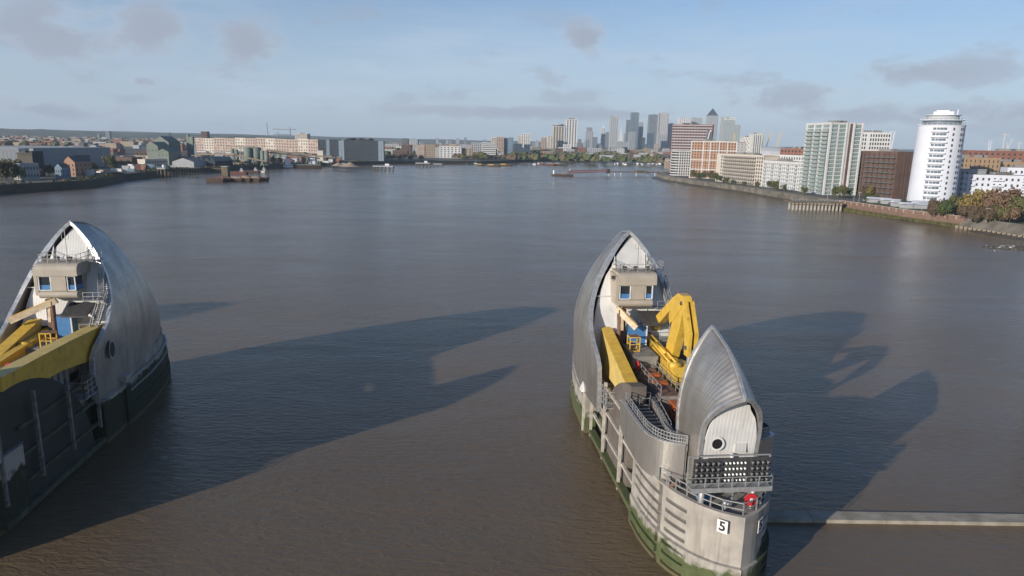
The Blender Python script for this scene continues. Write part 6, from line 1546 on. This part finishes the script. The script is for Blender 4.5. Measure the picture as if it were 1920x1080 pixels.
for k in range(26):
    loc = (2 + k * 1.15 + (k % 3) * .3, 4 + 8 * (k % 2) + k * .4, 0)
    if p0 is None: p0 = MB().bar((0, 0, -1), (0, 0, 4.4), .5, n=6).obj('pile', M['timber'], rp, loc)
    else: link_copy(p0, rp, loc)
a, c = ground(318, 323), ground(420, 324)
r = empty('quay_jetty', (a.x, a.y, 0), math.atan2(c.y - a.y, c.x - a.x), 'long dark timber quay below the boat sheds', 'jetty'); Lq = (c - a).length
MB().box(0, 0, 4.2, Lq, 8, 5.2).obj('deck', M['timber'], r); p0 = None
for k in range(30):
    loc = (k * Lq / 30 + 1, .3, 0)
    if p0 is None: p0 = MB().bar((0, 0, -1), (0, 0, 4.2), .6, n=6).obj('pile', M['timber'], r, loc)
    else: link_copy(p0, r, loc)
# red truss gangway and pontoon
g1, g2, g3, g4 = ground(1044, 330), ground(1140, 329.5), ground(1186, 329), ground(1225, 330)
r = empty('pontoon', (g1.x - 6, g1.y, 0), R(8), 'dark pontoon with white masts at the outer end of the red gangway', 'pontoon')
MB().box(0, -4, -.4, 26, 4, 2.2).obj('pontoon_hull', M['hull_dark'], r); MB().box(13, -2.5, 2.2, 18, 2.5, 5.6).obj('shelter', M['w_grey'], r)
MB().bar((2.2, 0, 0), (2.2, 0, 7), 2.0, n=10).obj('guide_pile', M['hull_white'], r); MB().bar((23, 3, 0), (23, 3, 8.5), 1.0, n=10).obj('guide_pile', M['hull_white'], r)
a = Vector((g1.x + 14, g1.y + 2, 3.6)); c = Vector((g2.x, g2.y + 2, 5.0)); Lt = (c - a).length
r = empty('gangway', (a.x, a.y, 0), math.atan2(c.y - a.y, c.x - a.x), 'long red lattice gangway between pontoon and jetty', 'gangway')
b = MB()
for y in (-1.4, 1.4):
    b.bar((0, y, 3.6), (Lt, y, 4.8), .35); b.bar((0, y, 6.6), (Lt, y, 7.8), .35); n = 26
    for k in range(n): x0, x1 = k * Lt / n, (k + 1) * Lt / n; b.bar((x0, y, 3.6 + 1.2 * k / n), (x1, y, 6.6 + 1.2 * k / n), .28); b.bar((x1, y, 3.6 + 1.2 * k / n), (x0, y, 6.6 + 1.2 * k / n), .28)
b.obj('truss', M['truss_red'], r); MB().box(0, -1.3, 3.5, Lt, 1.3, 3.6).obj('footway', M['w_tan'], r)
MB().box(Lt - 1, -2, 3, Lt + 1.5, 2, 8.6).obj('landing_tower', M['hull_dark'], r)
a, c = Vector((g2.x, g2.y + 2)), Vector((g4.x + 8, g4.y + 4)); Lj = (c - a).length
r = empty('jetty', (a.x, a.y, 0), math.atan2(c.y - a.y, c.x - a.x), 'brown jetty on white piles joining the gangway to the right bank', 'jetty')
MB().box(1, -1.6, 4.3, Lj, 1.6, 5.4).obj('deck', M['rust'], r); MB().box(Lj * .52, -5, 4, Lj * .72, 6, 6.8).obj('timber_fender', M['timber'], r)
for x in (.02, .13, .25, .55, .78, .92): MB().bar((Lj * x, 0, -1), (Lj * x, 0, 4.3), .9, n=8).obj('pile', M['hull_white'], r)
# the timber pile wharf under the glazed tower
a, c = ground(1486, 394), ground(1580, 396); a, c = Vector((a.x, a.y + 2)), Vector((c.x + 1, c.y + 3))
r = empty('timber_wharf', (a.x, a.y, 0), math.atan2(c.y - a.y, c.x - a.x), 'old timber wharf on stout piles below the glazed tower', 'wharf'); Lw = (c - a).length
MB().box(0, 0, 4.6, Lw, 14, 5.6).obj('deck', M['timber'], r); MB().box(0, -.2, 3.3, Lw, .2, 3.8).obj('waling', M['timber'], r); p0 = None
for k in range(14):
    for y in (.5, 6):
        if p0 is None: p0 = MB().box(-.45, -.45, -1, .45, .45, 4.6).obj('pile', M['pale'], r, (1 + k * (Lw - 2) / 13, y, 0))
        else: link_copy(p0, r, (1 + k * (Lw - 2) / 13, y, 0))
rl = MB(); railing(rl, [(0, .3, 5.6), (Lw, .3, 5.6)], 1.1, 2.5, .12); rl.obj('railing', M['w_lgrey'], r)
# brick river wall with pale posts, near part of the right bank
M['brickwall'] = mat('brick_sea_wall', (0.22, 0.13, 0.095), .9, var=(0.15, 0.10, 0.075), scale=.4, detail=8)
pw = [p for p in densify([(p[0] - 2.1, p[1]) for p in bankR[2:5]], 6)]
r = empty('sea_wall', (0, 0, 0), 0, 'brick sea wall with pale posts along the near right bank', 'wall')
b = MB()
for p, t in zip(pw[:-1], pw[1:]): b.bar((*p, 3.3), (*t, 3.3), .5, 5.2)
b.obj('wall_face', M['brickwall'], r); b = MB()
for p, t in zip(pw[:-1], pw[1:]): b.bar((p[0], p[1], 6.0), (t[0], t[1], 6.0), .8, .25)
b.obj('coping', M['w_pink'], r); p0 = None
for k, p in enumerate(pw):
    if p0 is None: p0 = MB().box(-.5, -.35, 4.2, -.2, .35, 6.0).obj('post', M['w_pink'], r, (p[0], p[1], 0))
    else: link_copy(p0, r, (p[0], p[1], 0))
# stone apron with teeth right of it
pw2 = densify([(p[0] - 2.1, p[1]) for p in [(252, 300), bankR[2]]][::1], 3)
r = empty('sea_wall', (0, 0, 0), 0, 'sloping grey stone sea wall with toothed foot at the right edge', 'wall'); b = MB()
for p, t in zip(pw2[:-1], pw2[1:]): b.add([(p[0] - 5, p[1], 1.2), (t[0] - 5, t[1], 1.2), (t[0], t[1], 6), (p[0], p[1], 6)], [(0, 1, 2, 3)])
b.obj('wall_face', M['quay'], r); p0 = None
for k, p in enumerate(pw2):
    if p0 is None: p0 = MB().box(-6.2, -.5, -.5, -5, .5, 1.5).obj('tooth', M['w_tan'], r, (p[0], p[1], 0))
    else: link_copy(p0, r, (p[0], p[1], 0))
# reeds at the foot of the brick wall
b = MB()
for k in range(9000):
    t = q.random(); i = min(len(pw) - 2, int(t * (len(pw) - 1))); p = Vector(pw[i]).lerp(Vector(pw[i + 1]), q.random())
    e = 1.0 + 2.8 * q.random() ** 1.5; x, y = p.x - e - .4, p.y; s, h = .18, q.uniform(.8, 2.4); a = q.uniform(0, 6.28)
    b.add([(x - s * math.cos(a), y - s * math.sin(a), 0), (x + s * math.cos(a), y + s * math.sin(a), 0), (x + q.uniform(-.3, .3), y + q.uniform(-.3, .3), h)], [(0, 1, 2)])
b.obj('reeds', M['lf_olive'], kind='stuff')
# low mud bank where the gulls stand
b = MB(); gm = ground(1925, 466); N5 = 48
ringm = []
for k in range(N5):
    a = 2 * PI * k / N5; w_ = 1 + .35 * noise.noise(Vector((math.cos(a) * 1.5, math.sin(a) * 1.5, 4))) + .12 * noise.noise(Vector((math.cos(a) * 6, math.sin(a) * 6, 9)))
    ringm.append((gm.x + 21 * w_ * math.cos(a), gm.y + 9 * w_ * math.sin(a)))
b.add([(x, y, -.03) for x, y in ringm] + [(gm.x + (x - gm.x) * .6, gm.y + (y - gm.y) * .6, .10) for x, y in ringm], [(k, (k + 1) % N5, (k + 1) % N5 + N5, k + N5) for k in range(N5)] + [tuple(range(N5, 2 * N5))], 0, True)
M['mudflat'] = mat('mudflat', (0.17, 0.125, 0.08), 0.85, var=(0.12, 0.09, 0.055), scale=0.3, detail=6, spec=0.2)
b.obj('mud_bank', M['mudflat'], kind='structure')
# gulls on the mud
r0 = None
for k in range(46):
    px, py = (q.uniform(1868, 1905), q.uniform(462, 467)) if k < 26 else (q.uniform(1845, 1918), q.uniform(460, 472)); g = ground(px, py)
    b0_ = MB(); 
    if r0 is None:
        b0_.add([(-.3, 0, .15), (0, -.13, .2), (0, .13, .2), (.25, 0, .3), (0, 0, .38), (.3, 0, .45), (.4, 0, .38)], [(0, 1, 4), (0, 4, 2), (1, 3, 4), (2, 4, 3), (0, 2, 1), (1, 2, 3), (3, 5, 6), (3, 6, 4), (4, 6, 5)]); r0 = b0_.obj('gull', M['hull_white']); r0.location = (g.x, g.y, .1); r0.scale = (.85,) * 3
        tag(r0, 'white gull resting on the mud at the right edge', 'gull', 'gulls on the mud')
    else: c = link_copy(r0, None, (g.x, g.y, .1), (0, 0, q.uniform(0, 6)))
# lamps, moored white boats and marquee by the oval tower
for k, (px, Y) in enumerate(((1803, 372), (1868, 346), (1742, 398), (1713, 412), (1620, 452), (1560, 480), (1610, 462))):
    p = at(px, 300, Y); r = empty('street_lamp', (p.x, Y, GND), 0, 'slim pale lamp post on the right bank promenade', 'street lamp', 'promenade lamp posts'); MB().bar((0, 0, 0), (0, 0, 7), .22, n=6).obj('pole', M['w_lgrey'], r); MB().box(-1, -.2, 7, 1, .2, 7.2).obj('lamp_head', M['w_white'], r)
for k, (px, Y, L, lab) in enumerate(((1640, 462, 16, 'white canopy roof by the slipway, left of two'), (1668, 452, 13, 'white canopy roof by the slipway, right of two'), (1706, 420, 20, 'long white low canopy before the oval tower'), (1688, 432, 7, 'small white kiosk between the canopies'))):
    p = at(px, 300, Y); r = empty('canopy', (p.x, Y, GND), 0, lab, 'canopy'); MB().add([(0, 0, 2.6), (L, 0, 2.2), (L, 6, 2.2), (0, 6, 2.6), (0, 3, 3.7), (L, 3, 3.0)], [(0, 1, 5, 4), (4, 5, 2, 3), (0, 4, 3), (1, 2, 5)]).obj('canopy_roof', M['w_purewhite'], r); MB().box(.6, .6, 0, L - .6, 5.4, 2.2).obj('side_panels', M['w_lgrey'], r)
cc = [('w_white', 'white'), ('w_dark', 'dark'), ('g_blue', 'blue'), ('w_maroon', 'red')]
for k in range(16):
    px = 1640 + k * 5.2; Y = 476 - k * 2.5; p = at(px, 300, Y); m, cn = cc[(k * 7) % 4]
    r = empty('parked_car', (p.x, Y, GND), R(95), f'{cn} parked car in the row behind the canopies', 'car', f'{cn} cars parked behind the canopies')
    MB().slab([(0, .3), (0, .9), (.9, 1.0), (1.5, 1.45), (3.2, 1.45), (3.9, 1.0), (4.3, .9), (4.3, .3)], -.85, .85).obj('body', M[m], r)
    for s in (.9, 3.4):
        for x in (-.8, .8): MB().bar((x - .1, s, .32), (x + .1, s, .32), .64, n=10).obj('wheel', M['black'], r)
# cable car pylons, dome masts, cranes
def vmast(px, py, Y, label):
    p = at(px, 290, Y); H = at(px, py, Y).z; r = empty('cable_car_pylon', (p.x, Y, GND), 0, label, 'pylon', 'white cable car pylons'); k = H / 75
    b = MB()
    for s in (-1, 1): b.bar((s * 1.0 * k, 0, 0), (s * 1.6 * k, 0, H * .5), 2.2 * k); b.bar((s * 1.6 * k, 0, H * .5), (s * 4.2 * k, 0, H - GND), 1.8 * k)
    b.bar((0, 0, 0), (0, 0, H * .5), 2.0 * k); b.obj('pylon_legs', M['w_purewhite'], r); MB().box(-6 * k, -2, H - GND - 1.5, 6 * k, 2, H - GND).obj('saddle', M['w_purewhite'], r)
vmast(1668, 246, 1500, 'tall white V-shaped cable car pylon above the brown block'); vmast(1853, 264, 2000, 'smaller white V-shaped cable car pylon right of the oval tower')
dm = empty('dome', (at(1438, 290, 2400).x, 2400, GND), 0, 'shallow white dome roof with slanting yellow masts', 'dome'); ctr = at(1438, 290, 2400)
b = MB(); n = 24; rr_ = 120
for j in range(5):
    r0_, r1_ = rr_ * math.cos(PI / 2 * j / 5), rr_ * math.cos(PI / 2 * (j + 1) / 5); z0_, z1_ = 38 * math.sin(PI / 2 * j / 5), 38 * math.sin(PI / 2 * (j + 1) / 5)
    for i in range(n):
        a0, a1 = 2 * PI * i / n, 2 * PI * (i + 1) / n
        b.add([(r0_ * math.cos(a0), r0_ * math.sin(a0), z0_), (r0_ * math.cos(a1), r0_ * math.sin(a1), z0_), (r1_ * math.cos(a1), r1_ * math.sin(a1), z1_), (r1_ * math.cos(a0), r1_ * math.sin(a0), z1_)], [(0, 1, 2, 3)], 0, True)
b.obj('dome_roof', M['w_white'], dm)
M['mast_y'] = mat('yellow_mast', (0.62, 0.42, 0.16), .6)
for i, (px, py, dx) in enumerate(((1428, 248, -9), (1437, 248, -7), (1455, 246, -14), (1464, 246, -10), (1419, 247, 3), (1400, 255, 4), (1377, 250, -2))):
    p = at(px, py, 2400); pb = at(px + dx, 285, 2400); MB().bar((pb.x - ctr.x, (i % 3) * 20, 18), (p.x - ctr.x, (i % 3) * 20, p.z - GND), 2.6).obj('mast', M['mast_y'], dm)
def tcrane(px, py, Y, jl, jr, label, m='w_grey', luff=None):
    p = at(px, 290, Y); H = at(px, py, Y).z - GND; k = Y / F_PX; r = empty('tower_crane', (p.x, Y, GND), 0, label, 'crane')
    MB().bar((0, 0, 0), (0, 0, H), 1.4 * k * .9).obj('mast', M[m], r)
    if luff: MB().bar((0, 0, H * .6), (luff[0] * k, 0, H + luff[1] * k), 1.2 * k * .8).obj('jib', M[m], r)
    else: MB().bar((jl * k, 0, H - 2), (jr * k, 0, H - 2), 1.3 * k * .8, 1.2 * k).obj('jib', M[m], r); MB().bar((0, 0, H), (0, 0, H + 3 * k), .8 * k).obj('apex', M[m], r)
tcrane(546, 241, 1500, -32, 11, 'tower crane with a long level jib above the pink terrace, right of two'); tcrane(523, 250, 1500, -8, 24, 'shorter tower crane left of the tall one'); tcrane(506, 262, 1480, 0, 0, 'luffing crane with its thin boom nearly upright', luff=(-3, 30))
tcrane(1878, 251, 1700, -4, 8, 'white tower crane on the right skyline', 'w_white'); tcrane(1886, 268, 1700, 0, 0, 'white luffing crane beside the tower crane on the right skyline', 'w_white', luff=(7, 8)); tcrane(1908, 268, 1800, -4, 6, 'pale crane at the right edge of the skyline', 'w_white')
r = empty('lattice_mast', (*XY(368, 790), GND), 0, 'pale lattice lighting mast above the left quay', 'mast'); Hm = at(367, 270, 790).z - GND
b = MB()
for x, y in ((-1, -1), (1, -1), (1, 1), (-1, 1)): b.bar((x * 1.2, y * 1.2, -3), (x * .5, y * .5, Hm), .3)
for k in range(14): z = k * Hm / 14; b.bar((-1, -1, z), (1, -1, z + Hm / 14), .2); b.bar((1, -1, z), (-1, -1, z + Hm / 14), .2)
b.obj('lattice', M['w_lgrey'], r)

# ================================================================ AIR
b = MB(); b.box(-8800, -1400, -1.0, 8800, 9900, 290)
hz = b.obj('haze', [], kind='stuff')
hm = bpy.data.materials.new('haze_air'); hm.use_nodes = True; hn = hm.node_tree.nodes; hn.clear()
ho = hn.new('ShaderNodeOutputMaterial'); pv = hn.new('ShaderNodeVolumePrincipled')
pv.inputs['Color'].default_value = (0.74, 0.87, 1.0, 1); pv.inputs['Density'].default_value = 0.00007; pv.inputs['Anisotropy'].default_value = 0.0
hm.node_tree.links.new(pv.outputs[0], ho.inputs['Volume']); hz.data.materials.append(hm)

# ---- labels: where a few things still share one, say which by their order from the left
by = {}
for o in list(SC.objects):
    if o.parent is None and o.get('label') and o.get('category'): by.setdefault(o['label'], []).append(o)
for lb, L_ in by.items():
    if 2 <= len(L_) <= 9 and len(lb.split()) <= 13:
        L_.sort(key=lambda o: o.matrix_basis.translation.x / max(1, o.matrix_basis.translation.y))
        names = {2: ['left', 'right'], 3: ['left', 'middle', 'right']}.get(len(L_), ['first', 'second', 'third', 'fourth', 'fifth', 'sixth', 'seventh', 'eighth', 'ninth'])
        for o, nm in zip(L_, names): o['label'] = f"{lb}, {nm} one" if len(L_) <= 3 else f"{lb}, {nm} from left"
